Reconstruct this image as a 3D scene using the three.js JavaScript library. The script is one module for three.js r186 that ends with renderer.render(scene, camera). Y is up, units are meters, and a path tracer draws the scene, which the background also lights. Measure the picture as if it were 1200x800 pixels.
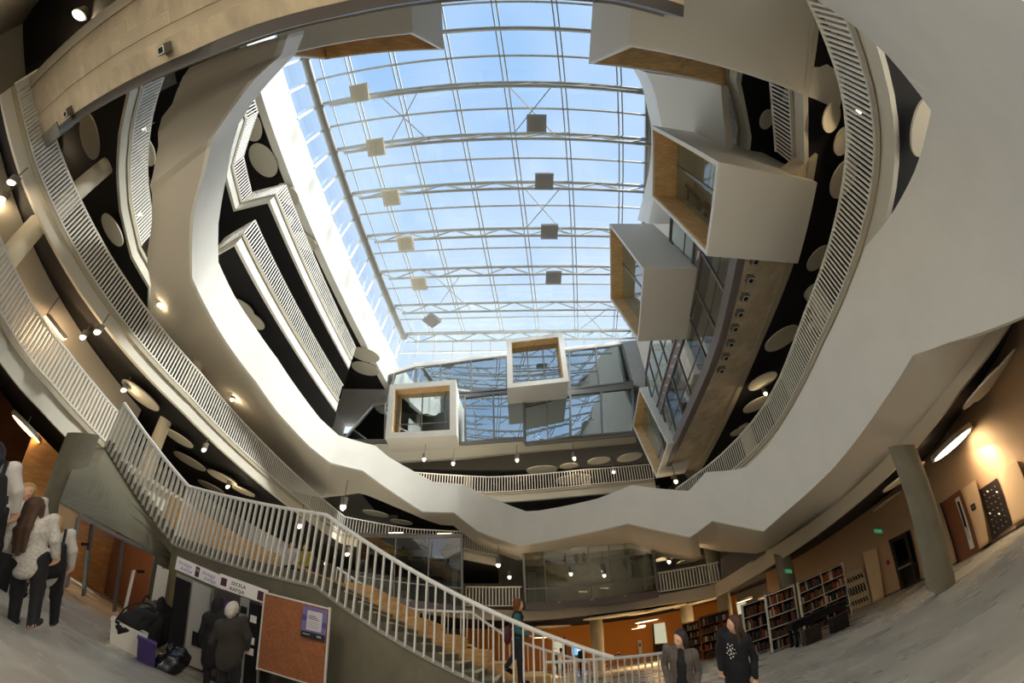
import * as THREE from 'three';
import { mergeGeometries, toCreasedNormals, mergeVertices } from 'three/addons/utils/BufferGeometryUtils.js';
import { RectAreaLightUniformsLib } from 'three/addons/lights/RectAreaLightUniformsLib.js';

// ---------------------------------------------------------------- camera, sky, sun, exposure
const scene = new THREE.Scene();
const rad = (d) => d * Math.PI / 180;
const EYE = 1.6, TILT = rad(37.5);
const camera = new THREE.PerspectiveCamera(2 * Math.atan(400 / 490) * 180 / Math.PI, 1.5, 0.05, 400);
camera.position.set(0, EYE, 0);
camera.rotation.x = TILT;
const renderer = new THREE.WebGLRenderer();
renderer.toneMapping = THREE.LinearToneMapping;
renderer.toneMappingExposure = 2.35;
renderer.shadowMap.enabled = true;
RectAreaLightUniformsLib.init();
{ // pale blue spring sky with thin cloud, whiter toward the horizon
  const W = 512, H = 256, data = new Float32Array(W * H * 4);
  const n = (x, y, z) => Math.sin(x * 3.1 + 1.3 * Math.sin(z * 2.3 + y)) * Math.sin(z * 2.7 + 1.1 * Math.sin(x * 1.9 + 2 * y)) ;
  for (let r = 0; r < H; r++) for (let c = 0; c < W; c++) {
    const up = ((r + 0.5) / H - 0.5) * Math.PI, a = ((c + 0.5) / W - 0.5) * 2 * Math.PI;
    const y = Math.sin(up), x = Math.cos(a) * Math.cos(up), z = Math.sin(a) * Math.cos(up);
    const t = Math.pow(Math.max(0, y), 0.8), side = 0.5 - 0.5 * x;
    const cl = 0.5 + 0.25 * n(x * 1.5, y, z * 1.5) + 0.15 * n(x * 4, y * 2, z * 4) + 0.1 * n(x * 9 + 1, y * 5, z * 9);
    const blue = THREE.MathUtils.clamp(t * (0.62 + 0.5 * side) - 0.5 * (cl - 0.5), 0, 1);
    const k = (r * W + c) * 4, S = 0.52;
    data[k] = S * THREE.MathUtils.lerp(1.0, 0.3, blue);
    data[k + 1] = S * THREE.MathUtils.lerp(1.0, 0.52, blue);
    data[k + 2] = S * THREE.MathUtils.lerp(1.05, 0.85, blue);
    data[k + 3] = 1;
  }
  const sky = new THREE.DataTexture(data, W, H, THREE.RGBAFormat, THREE.FloatType);
  sky.mapping = THREE.EquirectangularReflectionMapping; sky.magFilter = sky.minFilter = THREE.LinearFilter; sky.needsUpdate = true;
  scene.background = sky;
}
{ // hazy sun high behind the right shoulder
  const sun = new THREE.DirectionalLight(0xfff8ec, 4.7);
  sun.name = 'sun'; sun.position.set(28, 74, -5); sun.target.position.set(-10, 12, -13);
  sun.castShadow = true; sun.shadow.radius = 24; sun.shadow.mapSize.set(2048, 2048);
  Object.assign(sun.shadow.camera, { left: -45, right: 45, top: 45, bottom: -45, near: 1, far: 140 });
  scene.add(sun, sun.target);
}

// ---------------------------------------------------------------- where things stand
// The photograph was taken with a very wide lens that bows every straight edge; the hall is built with the bows that it shows.
// Positions are first read in plain metres (x right, h above the eye, z toward the back; a pixel gives a direction, its distance
// comes from the floor, storey height or wall that the thing touches), then hall() sets them into the bowed building.
const V = (x, y, z) => new THREE.Vector3(x, y, z);
const F = 490, PIT = rad(43.5), ROLL = rad(-1);
const cP = Math.cos(PIT), sP = Math.sin(PIT), cR = Math.cos(ROLL), sR = Math.sin(ROLL), cT = Math.cos(TILT), sT = Math.sin(TILT);
function look(px, py) {
  const x0 = px - 600, y0 = 400 - py, x = cR * x0 - sR * y0, y = sR * x0 + cR * y0, r = Math.hypot(x, y) || 1e-6, t = 2 * Math.asin(Math.min(0.9999, r / (2 * F)));
  const a = x / r * Math.sin(t), b = y / r * Math.sin(t), c = -Math.cos(t);
  return V(a, cP * b - sP * c, sP * b + cP * c);
}
const onH = (px, py, h) => { const d = look(px, py); return d.multiplyScalar(h / d.y); };
const nearH = (px, py, h, most = 26) => { const p = onH(px, py, h), R = Math.hypot(p.x, p.z); return p.y * h > 0 && look(px, py).y * h > 0 && R < most ? p : onR(px, py, most); };
const onX = (px, py, x) => { const d = look(px, py); return d.multiplyScalar(x / d.x); };
const onZ = (px, py, z) => { const d = look(px, py); return d.multiplyScalar(z / d.z); };
const onR = (px, py, R) => { const d = look(px, py); return d.multiplyScalar(R / Math.hypot(d.x, d.z)); };
function hall(p) {
  const y0 = cP * p.y + sP * p.z, z0 = -sP * p.y + cP * p.z, rho = p.length(), dep = Math.sqrt(Math.max(0, rho * (rho - z0) / 2));
  const x = cR * p.x + sR * y0, y = -sR * p.x + cR * y0;
  return V(x, EYE + cT * y + sT * dep, sT * y - cT * dep);
}
const FLOOR = -1.6;
const L1 = 2.55, L1u = 1.85, L2 = 5.95, L2u = 5.4, L3 = 9.45, L3u = 8.9, L4 = 12.2, L4u = 11.6, L5 = 15.7, L5u = 15.1, ROOF = 25;

// ---------------------------------------------------------------- small tools
let seed = 7;
const rnd = () => { seed = (seed * 1664525 + 1013904223) >>> 0; return seed / 4294967296; };
const used = new Map();
const ORD = ['first', 'second', 'third', 'fourth', 'fifth', 'sixth', 'seventh', 'eighth', 'ninth', 'tenth', 'eleventh', 'twelfth'];
const nth = (label, i) => typeof label === 'function' ? label(ORD[i]) : label;
function numbered(n) { const k = used.get(n) ?? 0; used.set(n, k + 1); return k ? n + '_' + String(k).padStart(3, '0') : n; }
function boxUV(g, s = 1) {
  const p = g.attributes.position, n = g.attributes.normal, uv = new Float32Array(p.count * 2);
  for (let i = 0; i < p.count; i++) {
    const ax = Math.abs(n.getX(i)), ay = Math.abs(n.getY(i)), az = Math.abs(n.getZ(i));
    const [u, v] = ay > ax && ay > az ? [p.getX(i), p.getZ(i)] : ax > az ? [p.getZ(i), p.getY(i)] : [p.getX(i), p.getY(i)];
    uv[2 * i] = u * s; uv[2 * i + 1] = v * s;
  }
  g.setAttribute('uv', new THREE.BufferAttribute(uv, 2));
  return g;
}
function mk(name, geo, mat, parent = scene, ud) {
  const m = new THREE.Mesh(geo, mat);
  m.name = parent === scene ? numbered(name) : name;
  m.castShadow = m.receiveShadow = true;
  if (ud) Object.assign(m.userData, ud);
  parent.add(m);
  return m;
}
const tag = (o, label, category, group) => { Object.assign(o.userData, { label, category }); if (group) o.userData.group = group; return o; };
const struct = (name, geo, mat, label, category, parent = scene) => mk(name, geo, mat, parent, parent === scene ? { kind: 'structure', label, category: category ?? name.split('_')[0] } : undefined);
function thing(name, label, category, group, at) {
  const g = new THREE.Group(); g.name = numbered(name); scene.add(g); tag(g, label, category, group);
  if (at) g.position.copy(at);
  return g;
}
// puts a thing's origin at its base and moves its parts so that nothing else shifts
function settle(g, at) { const d = at.clone().sub(g.position); g.position.copy(at); for (const c of g.children) c.position.sub(d); return g; }

const lerpV = (a, b, t) => a.clone().lerp(b, t);
function dens(pts, step = 0.8) {
  const out = [];
  for (let i = 0; i + 1 < pts.length; i++) { const n = Math.max(1, Math.ceil(pts[i].distanceTo(pts[i + 1]) / step)); for (let k = 0; k < n; k++) out.push(lerpV(pts[i], pts[i + 1], k / n)); }
  out.push(pts[pts.length - 1].clone());
  return out;
}
function smooth(pts, n = 6) { const c = new THREE.CatmullRomCurve3(pts, false, 'centripetal'); return c.getPoints(n * (pts.length - 1)); }
const up = (pts, h) => pts.map((p) => V(p.x, h, p.z));
const raise = (pts, d) => pts.map((p) => V(p.x, p.y + d, p.z));
const shiftP = (pts, x, y, z) => pts.map((p) => V(p.x + x, p.y + y, p.z + z));
// a solid sheet: rows of points, each pushed back by off; bent into the hall unless raw
function sheet(grid, off, { raw = false, crease = 0.5, uv = 1 } = {}) {
  const I = grid.length, J = grid[0].length, f = raw ? (p) => p : hall, pos = [];
  const O = typeof off === 'function' ? off : () => off;
  const A = grid.map((r) => r.map((p) => f(p))), B = grid.map((r, i) => r.map((p, j) => f(p.clone().add(O(p, i, j)))));
  const q = (a, b, c, d) => { for (const p of [a, b, c, a, c, d]) pos.push(p.x, p.y, p.z); };
  for (let i = 0; i + 1 < I; i++) for (let j = 0; j + 1 < J; j++) { q(A[i][j], A[i + 1][j], A[i + 1][j + 1], A[i][j + 1]); q(B[i][j], B[i][j + 1], B[i + 1][j + 1], B[i + 1][j]); }
  for (let i = 0; i + 1 < I; i++) { q(A[i][0], B[i][0], B[i + 1][0], A[i + 1][0]); q(A[i][J - 1], A[i + 1][J - 1], B[i + 1][J - 1], B[i][J - 1]); }
  for (let j = 0; j + 1 < J; j++) { q(A[0][j], A[0][j + 1], B[0][j + 1], B[0][j]); q(A[I - 1][j], B[I - 1][j], B[I - 1][j + 1], A[I - 1][j + 1]); }
  let g = new THREE.BufferGeometry(); g.setAttribute('position', new THREE.Float32BufferAttribute(pos, 3));
  g = toCreasedNormals(g, crease);
  return boxUV(g, uv);
}
// grid between two lines of points
const between = (A, B, n = 4) => A.map((a, i) => Array.from({ length: n + 1 }, (_, k) => lerpV(a, B[i], k / n)));
const quad = (a, b, c, d, n = 4, m = 4) => Array.from({ length: n + 1 }, (_, i) => Array.from({ length: m + 1 }, (_, j) => lerpV(lerpV(a, b, i / n), lerpV(d, c, i / n), j / m)));
// a round or square bar swept through points (already bent when raw)
function sweep(pts, r, { seg = 8, raw = false, r2 = r, twist = Math.PI / 4, ellipse = 1 } = {}) {
  const P = raw ? pts : pts.map(hall), n = P.length, pos = [], idx = [];
  let N = null;
  for (let i = 0; i < n; i++) {
    const T = P[Math.min(n - 1, i + 1)].clone().sub(P[Math.max(0, i - 1)]).normalize();
    if (!N) N = Math.abs(T.y) < 0.9 ? V(0, 1, 0) : V(1, 0, 0);
    N = N.clone().addScaledVector(T, -N.dot(T)).normalize();
    const Bn = T.clone().cross(N), rr = r + (r2 - r) * i / (n - 1);
    for (let k = 0; k < seg; k++) { const a = k / seg * 2 * Math.PI + (seg === 4 ? twist : 0); pos.push(...P[i].clone().addScaledVector(N, rr * Math.cos(a)).addScaledVector(Bn, rr * ellipse * Math.sin(a)).toArray()); }
  }
  for (let i = 0; i + 1 < n; i++) for (let k = 0; k < seg; k++) { const a = i * seg + k, b = i * seg + (k + 1) % seg; idx.push(a, b, a + seg, b, b + seg, a + seg); }
  for (const e of [0, n - 1]) { const c = pos.length / 3; pos.push(...P[e].toArray()); for (let k = 0; k < seg; k++) { const a = e * seg + k, b = e * seg + (k + 1) % seg; e ? idx.push(a, b, c) : idx.push(b, a, c); } }
  let g = new THREE.BufferGeometry(); g.setAttribute('position', new THREE.Float32BufferAttribute(pos, 3)); g.setIndex(idx);
  g = toCreasedNormals(g.toNonIndexed(), seg <= 4 ? 0.3 : 0.9);
  return boxUV(g);
}
function disc(c, r, t = 0.05, { rz = r, seg = 28, turn = 0, off } = {}) { // flat round panel lying level at c
  const ring = (k, s) => { const a = k / seg * 2 * Math.PI, x = r * s * Math.cos(a), z = rz * s * Math.sin(a); return V(c.x + x * Math.cos(turn) - z * Math.sin(turn), c.y, c.z + x * Math.sin(turn) + z * Math.cos(turn)); };
  const grid = []; for (let k = 0; k <= seg; k++) grid.push([ring(k, 0.001), ring(k, 0.5), ring(k, 1)]);
  return sheet(grid, off ?? V(0, t, 0), { crease: 0.6 });
}
const unitBox = boxUV(new THREE.BoxGeometry(1, 1, 1));
function bar(name, a, b, w, d, mat, parent, hint = V(0, 0, 1)) { // straight bar between two built points, sharing one geometry
  const m = mk(name, unitBox, mat, parent), y = b.clone().sub(a), L = y.length(); y.normalize();
  const x = y.clone().cross(hint).normalize(), z = x.clone().cross(y);
  m.quaternion.setFromRotationMatrix(new THREE.Matrix4().makeBasis(x, y, z));
  m.position.copy(a).add(b).multiplyScalar(0.5); m.scale.set(w, L, d);
  if (parent && parent !== scene) m.position.sub(parent.position);
  return m;
}
function box(w, h, d, x = 0, y = 0, z = 0) { return boxUV(new THREE.BoxGeometry(w, h, d).translate(x, y, z)); }
// a thing with straight edges set level on the floor (or storey) at p, facing az degrees, at the size the hall has there
function stand(g, p, az = 0, k = 1) {
  const o = hall(p), e = 0.5, y = hall(V(p.x, p.y + 1, p.z)).sub(o), s = Math.sin(rad(az)), c = Math.cos(rad(az));
  const zt = hall(V(p.x + s * e, p.y, p.z + c * e)).sub(hall(V(p.x - s * e, p.y, p.z - c * e)));
  const scale = y.length() * k; y.normalize();
  const x = y.clone().cross(zt).normalize(), z = x.clone().cross(y);
  g.position.copy(o); g.quaternion.setFromRotationMatrix(new THREE.Matrix4().makeBasis(x, y, z)); g.scale.setScalar(scale);
  return g;
}

// furniture that follows the bowed floor: every corner is set into the hall one by one
function bendIn(g, p, az = 0, k = 1) {
  const s = Math.sin(rad(az)), c = Math.cos(rad(az)), o = hall(p);
  for (const m of g.children) if (m.isMesh) {
    m.updateMatrix(); const q = m.geometry.clone().applyMatrix4(m.matrix), a = q.attributes.position;
    for (let i = 0; i < a.count; i++) { const x = a.getX(i) * k, y = a.getY(i) * k, z = a.getZ(i) * k, w = hall(V(p.x + x * c + z * s, p.y + y, p.z - x * s + z * c)); a.setXYZ(i, w.x - o.x, w.y - o.y, w.z - o.z); }
    q.computeVertexNormals(); m.geometry = q; m.position.set(0, 0, 0); m.scale.set(1, 1, 1); m.quaternion.identity();
  }
  g.position.copy(o); return g;
}

// ---------------------------------------------------------------- materials
function tex(size, fn, rep = 1, srgb = true) {
  const d = new Uint8Array(size * size * 4);
  for (let y = 0; y < size; y++) for (let x = 0; x < size; x++) { const c = fn(x / size, y / size), k = (y * size + x) * 4; d[k] = c[0]; d[k + 1] = c[1]; d[k + 2] = c[2]; d[k + 3] = 255; }
  const t = new THREE.DataTexture(d, size, size); t.wrapS = t.wrapT = THREE.RepeatWrapping; t.magFilter = t.minFilter = THREE.LinearFilter; t.repeat.set(rep, rep);
  if (srgb) t.colorSpace = THREE.SRGBColorSpace; t.needsUpdate = true; return t;
}
const lat = Array.from({ length: 4096 }, () => rnd());
function vnoise(u, v, f) { // tiling value noise
  const x = u * f, y = v * f, i = Math.floor(x), j = Math.floor(y), a = x - i, b = y - j, s = a * a * (3 - 2 * a), t = b * b * (3 - 2 * b);
  const g = (p, q) => lat[(((p % f) + f) % f * 61 + ((q % f) + f) % f * 17 + f * 7) & 4095];
  return (g(i, j) * (1 - s) + g(i + 1, j) * s) * (1 - t) + (g(i, j + 1) * (1 - s) + g(i + 1, j + 1) * s) * t;
}
const fbm = (u, v, f) => 0.5 * vnoise(u, v, f) + 0.3 * vnoise(u, v, f * 2) + 0.2 * vnoise(u, v, f * 5);
const tint = (r, g, b, k) => [Math.min(255, r * k), Math.min(255, g * k), Math.min(255, b * k)];
const std = (color, o = {}) => new THREE.MeshStandardMaterial({ color, roughness: 0.8, ...o });
const concTex = tex(256, (u, v) => tint(200, 184, 158, 0.82 + 0.28 * fbm(u, v, 8) + 0.05 * (rnd() - 0.5)), 0.3);
const concTex2 = tex(256, (u, v) => tint(172, 169, 156, 0.85 + 0.22 * fbm(u, v, 6) + 0.05 * (rnd() - 0.5)), 0.35);
const floorTex = tex(512, (u, v) => tint(186, 182, 170, 0.8 + 0.3 * fbm(u, v, 5) + 0.06 * vnoise(u, v, 60)), 0.16);
const floorRough = tex(256, (u, v) => { const k = 48 + 50 * fbm(u, v, 7); return [k, k, k]; }, 0.2, false);
const woodTex = tex(256, (u, v) => tint(238, 200, 146, 0.86 + 0.16 * vnoise(u, v * 0.999, 4) * 0.5 + 0.14 * vnoise((u * 0.125) % 1, v, 64)), 0.6);
const woodTexB = tex(256, (u, v) => tint(205, 156, 102, 0.84 + 0.1 * vnoise(u, v, 4) + 0.16 * vnoise((u * 0.125) % 1, v, 48)), 0.6);
const corkTex = tex(256, (u, v) => tint(164, 104, 66, 0.8 + 0.35 * vnoise(u, v, 96) + 0.05 * vnoise(u, v, 9)), 1);
const paintTex = tex(128, (u, v) => tint(238, 237, 232, 0.965 + 0.04 * fbm(u, v, 6)), 0.25);
const M = {
  white: std(0xffffff, { map: paintTex, roughness: 0.6 }),
  whiteSteel: std(0xe9e8e2, { roughness: 0.45 }),
  soffit: std(0xd6cfc2, { roughness: 0.9 }),
  fascia: std(0xd3d0c4, { roughness: 0.7 }),
  fasciaB: std(0xc2b8a5, { roughness: 0.8 }),
  blackBrown: std(0x1d1717, { roughness: 0.9 }),
  column: std(0xd2ccba, { roughness: 0.8 }),
  podShell: std(0xe8e4dc, { roughness: 0.75 }),
  mauveSteel: std(0x7d7474, { roughness: 0.5, metalness: 0.3 }),
  glassMilky: new THREE.MeshPhysicalMaterial({ color: 0xcfe0e4, roughness: 0.4, transmission: 0.6, thickness: 0 }),
  tanWall: std(0xc4a480, { roughness: 0.85 }),
  tanLight: std(0xdcbc94, { roughness: 0.85 }),
  darkBrown: std(0x2b211b, { roughness: 0.6 }),
  brownDoor: std(0x7d4d33, { roughness: 0.6 }),
  milk: std(0xe4e2da, { roughness: 0.6 }),
  milkPaint: std(0xd8d3c4, { roughness: 0.6 }),
  cream: std(0xc9b592, { roughness: 0.8 }),
  paperTan: std(0xc0a080, { roughness: 0.8 }),
  redMark: std(0xb03028, { roughness: 0.7 }),
  exitCase: std(0x2f4038, { roughness: 0.6 }),
  exitGlow: std(0x1c5038, { emissive: 0x2a9060, emissiveIntensity: 0.35 }),
  milkGlow: std(0xd8dcc8, { emissive: 0xdfe6cc, emissiveIntensity: 0.22 }),
  screenBlue: std(0x205080, { emissive: 0x4f9ae8, emissiveIntensity: 0.9 }),
  screenPale: std(0x808080, { emissive: 0xd8d8ff, emissiveIntensity: 0.7 }),
  glassRoom: new THREE.MeshPhysicalMaterial({ color: 0x8f9694, roughness: 0.02, transmission: 1, thickness: 0, ior: 2.0 }),
  roomWall: std(0x8f8a82, { roughness: 0.9 }),
  stairWall: std(0xb8b4a4, { map: concTex2, roughness: 0.85 }),
  stringer: std(0xa9a49a, { roughness: 0.6 }),
  balusterGrey: std(0xe4e2da, { roughness: 0.5 }),
  glassClear: new THREE.MeshPhysicalMaterial({ color: 0xf4f4ee, roughness: 0.02, transmission: 1, thickness: 0, ior: 1.6 }),
  silver: std(0xa8a6a2, { roughness: 0.4, metalness: 0.3 }),
  silverLight: std(0xc4c1bb, { roughness: 0.35, metalness: 0.3 }),
  purple: std(0x46366e, { roughness: 0.6 }),
  cork: std(0xffffff, { map: corkTex, roughness: 0.95 }),
  bagShiny: std(0x16151a, { roughness: 0.25 }),
  bagBlack: std(0x17161a, { roughness: 0.8 }),
  bagGrey: std(0x5a5754, { roughness: 0.9 }),
  hairDark: std(0x2a1f1a, { roughness: 0.6 }),
  eyeDark: std(0x2a1d16, { roughness: 0.3 }),
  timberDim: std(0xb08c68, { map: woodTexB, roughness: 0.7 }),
  beigeTrim: std(0xb4ab97, { roughness: 0.8 }),
  concrete: std(0xffffff, { map: concTex, roughness: 0.85 }),
  concreteDark: std(0xc4c0b4, { map: concTex2, roughness: 0.85 }),
  floor: std(0xffffff, { map: floorTex, roughnessMap: floorRough, roughness: 1, metalness: 0 }),
  black: std(0x121014, { roughness: 0.9 }),
  darkWall: std(0xa8a398, { roughness: 0.9 }),
  greyWall: std(0xb6b1a5, { roughness: 0.9 }),
  disc: std(0xc9c3b4, { roughness: 0.85 }),
  timber: std(0xffffff, { map: woodTex, roughness: 0.55 }),
  timberDark: std(0xffffff, { map: woodTexB, roughness: 0.55 }),
  steel: std(0x8f8d8b, { roughness: 0.45, metalness: 0.4 }),
  darkSteel: std(0x55504e, { roughness: 0.45, metalness: 0.4 }),
  roofSteel: std(0xb4b6b2, { roughness: 0.5 }),
  tube: std(0x8d8a82, { roughness: 0.5 }),
  glass: new THREE.MeshPhysicalMaterial({ color: 0xf2f8fa, roughness: 0.02, transmission: 1, thickness: 0, ior: 1.5 }),
  glassTint: new THREE.MeshPhysicalMaterial({ color: 0xd9e6e4, roughness: 0.02, transmission: 1, thickness: 0, ior: 1.8 }),
  glassDark: new THREE.MeshPhysicalMaterial({ color: 0x7f8684, roughness: 0.03, transmission: 1, thickness: 0, ior: 1.7 }),
  glassCoat: new THREE.MeshPhysicalMaterial({ color: 0xb4bec2, roughness: 0.025, metalness: 1 }),
  orange: std(0xd48c3c, { roughness: 0.8 }),
  orangeWood: std(0xd8a874, { map: woodTexB, roughness: 0.6 }),
  stepWood: std(0xfff2d8, { map: woodTex, roughness: 0.6 }),
  stepStone: std(0xb0a997, { map: concTex2, roughness: 0.8 }),
  lampGlow: std(0xffffff, { emissive: 0xfff0d0, emissiveIntensity: 2.2 }),
  lampWarm: std(0xffffff, { emissive: 0xffc98a, emissiveIntensity: 2.2 }),
  panelPale: std(0xe6e0d0, { roughness: 0.8 }),
  panelGrey: std(0xb0aead, { roughness: 0.8 }),
  lampHousing: std(0x77736a, { roughness: 0.6 }),
};

// ---------------------------------------------------------------- the shell of the building
{ const grid = []; for (let a = -112; a <= 112; a += 4) { const row = []; for (let k = 0; k <= 26; k++) { const R = 1.1 * Math.pow(40, k / 26); row.push(V(R * Math.sin(rad(a)), FLOOR, -R * Math.cos(rad(a)))); } grid.push(row); }
  const g = sheet(grid, V(0, -0.2, 0), { crease: 1 });
  struct('floor', g, M.floor, 'grey polished concrete floor of the hall', 'floor'); }
const wallLine = (pts, h0, h1, off, n = 10, step = 1.5) => { const d = dens(pts, step); return sheet(between(up(d, h0), up(d, h1), n), off, { crease: 1 }); };
struct('wall_left', wallLine([V(-18, 0, 8), V(-18, 0, -36)], FLOOR, 22.4, V(-0.3, 0, 0)), M.darkWall, 'grey outer wall behind the left galleries', 'wall');
struct('wall_right', wallLine([V(17.5, 0, 8), V(17.5, 0, -36)], FLOOR, ROOF + 0.3, V(0.3, 0, 0)), M.darkWall, 'grey outer wall behind the right galleries', 'wall');
struct('wall_far', wallLine([V(-18.3, 0, -36), V(17.8, 0, -36)], FLOOR, 21.2, V(0, 0, -0.3)), M.darkWall, 'grey outer wall at the far end', 'wall');
struct('wall_near', wallLine([V(-18.3, 0, 8), V(17.8, 0, 8)], 1, ROOF + 0.3, V(0, 0, 0.3)), M.greyWall, 'grey wall high above and behind the entrance end', 'wall');
// the low end of the hall behind the standing point
struct('wall_back', mergeGeometries([box(60, 11.4, 0.3, 0, 12.3, 5), box(60, 6, 0.3, 0, -2.8, 5), box(14, 7, 0.3, -23, 3.4, 5), box(14, 7, 0.3, 23, 3.4, 5)]), M.greyWall, 'plain grey wall at the back of the entrance end', 'wall');
{ // unseen glazed front behind the camera, placed to light the surfaces facing it
  const w = struct('window_9', box(32.2, 0.12, 0.2, 0, 6.58, 5), M.steel, 'unseen glazed front behind the camera, lighting the surfaces that face it', 'window');
  for (let k = 0; k <= 16; k++) mk('mullion', box(0.08, 6.4, 0.16, -16 + 2 * k, 3.4, 5), M.steel, w);
  for (let k = 0; k < 16; k++) mk('pane', boxUV(new THREE.PlaneGeometry(1.92, 6.36).translate(-15 + 2 * k, 3.4, 5)), M.glass, w);
}
struct('floor_back', box(60, 0.2, 9, 0, -0.35, 4.4), M.floor, 'grey concrete floor behind the standing point', 'floor');
for (const [n, a] of [['floor_back_left', -112], ['floor_back_right', 112]]) { // added banks out of view, closing side gaps against the outside sky
  const e = Array.from({ length: 20 }, (_, k) => { const R = 1.1 * Math.pow(40, k / 19); return hall(V(R * Math.sin(rad(a)), FLOOR, -R * Math.cos(rad(a)))); });
  struct(n, sheet(e.map((p) => [p, V(p.x, p.y, 1), V(p.x, p.y, 5)]), V(0, -0.2, 0), { raw: true, crease: 1 }), M.floor, 'added concrete bank closing the gap at the ' + n.slice(11) + ' of the entrance end', 'floor');
}
struct('ceiling_back', box(60, 0.2, 5, 0, 7.1, 3.6), M.greyWall, 'grey ceiling over the entrance end', 'ceiling');

const SK = 0.112, roofL = (z) => -12.45 - SK * z, roofR = (z) => 7.9 - SK * z, line = (f, z0, z1, h, n = 16) => Array.from({ length: n + 1 }, (_, k) => { const z = z0 + (z1 - z0) * k / n; return V(f(z), h, z); });
struct('ceiling_left', sheet(between(line((z) => roofL(z) - 0.3, 8, -36, 22.05), line(() => -18.3, 8, -36, 22.05), 5), V(0, 0.3, 0), { crease: 1 }), M.white, 'flat roof slab left of the skylight', 'ceiling');
struct('ceiling_right', sheet(between(line(roofR, 8, -26.4, ROOF), line(() => 17.8, 8, -26.4, ROOF), 5), V(0, 0.3, 0), { crease: 1 }), M.white, 'flat roof slab right of the skylight', 'ceiling');
struct('ceiling_far', sheet(between(line(roofL, -25.5, -36, 20.9, 4), line(() => 17.8, -25.5, -36, 20.9, 4), 10), V(0, 0.3, 0), { crease: 1 }), M.white, 'flat roof slab beyond the skylight', 'ceiling');
struct('ceiling_near', sheet(between(line(roofL, 8, 3, ROOF, 3), line(roofR, 8, 3, ROOF, 3), 10), V(0, 0.3, 0), { crease: 1 }), M.white, 'flat roof slab before the skylight', 'ceiling');

// ---------------------------------------------------------------- glass roof
const TZ = [2.36, -1.1, -4.6, -7.95, -11.35, -14.9, -18.2, -21.7, -25.0];
const PX = [-9.6, -6.85, -3.6, -0.6, 2.7, 6.1];
{
  const roof = mk('window_1', sheet(between(line(roofL, 3, -26.2, ROOF - 0.12), line((z) => roofL(z) + 0.16, 3, -26.2, ROOF - 0.12), 1), V(0, 0.25, 0)), M.roofSteel, scene, { kind: 'structure', label: 'big glass roof with white steel glazing bars over the hall', category: 'skylight' });
  mk('edge_bar', sheet(between(line((z) => roofR(z) - 0.16, 3, -26.2, ROOF - 0.12), line(roofR, 3, -26.2, ROOF - 0.12), 1), V(0, 0.25, 0)), M.roofSteel, roof);
  const zs = []; for (let k = 0; k + 1 < TZ.length; k++) zs.push(TZ[k], (TZ[k] + TZ[k + 1]) / 2); zs.push(-25, -26.2);
  const cols = [null, ...PX, null];
  const at = (c, z) => c === 0 ? roofL(z) : c === cols.length - 1 ? roofR(z) : PX[c - 1] - SK * z;
  for (let c = 0; c + 1 < cols.length; c++) for (let r = 0; r + 1 < zs.length; r++) {
    const a = zs[r], b = zs[r + 1];
    const q = quad(V(at(c, a), ROOF, a), V(at(c + 1, a), ROOF, a), V(at(c + 1, b), ROOF, b), V(at(c, b), ROOF, b), 2, 2);
    const pos = []; const A = q.map((row) => row.map(hall));
    for (let i = 0; i < 2; i++) for (let j = 0; j < 2; j++) for (const p of [A[i][j], A[i][j + 1], A[i + 1][j + 1], A[i][j], A[i + 1][j + 1], A[i + 1][j]]) pos.push(p.x, p.y, p.z);
    const g = new THREE.BufferGeometry(); g.setAttribute('position', new THREE.Float32BufferAttribute(pos, 3)); g.computeVertexNormals();
    mk('pane', g, M.glass, roof);
  }
  for (const x of PX) for (const s of [-0.13, 0.13]) mk('glazing_bar', sweep(line((z) => x + s - SK * z, 3, -26.2, ROOF - 0.1, 24), 0.055, { seg: 4 }), M.roofSteel, roof);
  for (const s of [0.55]) mk('glazing_bar', sweep(line((z) => -11.9 + s - SK * z, 3, -26.2, ROOF - 0.1, 24), 0.045, { seg: 4 }), M.roofSteel, roof);
  for (let k = 0; k < zs.length; k++) if (k % 2) mk('cross_bar', sweep(dens([V(roofL(zs[k]), ROOF - 0.1, zs[k]), V(roofR(zs[k]), ROOF - 0.1, zs[k])], 1), 0.06, { seg: 4 }), M.roofSteel, roof);
}
const trussLabel = ['nearest to the standing point', 'second', 'third', 'fourth', 'fifth', 'sixth', 'seventh', 'eighth'];
for (let k = 1; k < TZ.length; k++) {
  const z = TZ[k], xa = roofL(z) + 0.2, xb = roofR(z) - 0.1, hi = ROOF - 0.18, lo = ROOF - 1.15;
  const g = thing('roof_truss', k === 8 ? 'white steel end truss over the far clerestory glazing' : 'white steel roof truss spanning under the glass roof, ' + (k === 1 ? 'the first one over the entrance end' : `counted ${trussLabel[k - 1]} from the entrance end`), 'truss', 'roof trusses');
  mk('top_chord', sweep(dens([V(xa, hi, z), V(xb, hi, z)], 1), k === 8 ? 0.17 : 0.105, { seg: 6 }), M.roofSteel, g);
  if (k > 1) {
    mk('bottom_chord', sweep(dens([V(xa + 1.2, lo, z), V(xb, lo, z)], 1), 0.085, { seg: 6 }), M.roofSteel, g);
    const n = 12; let prev = null;
    for (let i = 0; i <= n; i++) { const x = xa + (xb - xa) * i / n, p = hall(V(x, i % 2 ? lo : hi, z)); if (prev) bar('diagonal', prev, p, 0.075, 0.075, M.roofSteel, g); prev = p; }
  }
  settle(g, hall(V(0, lo, z)));
}
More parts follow.
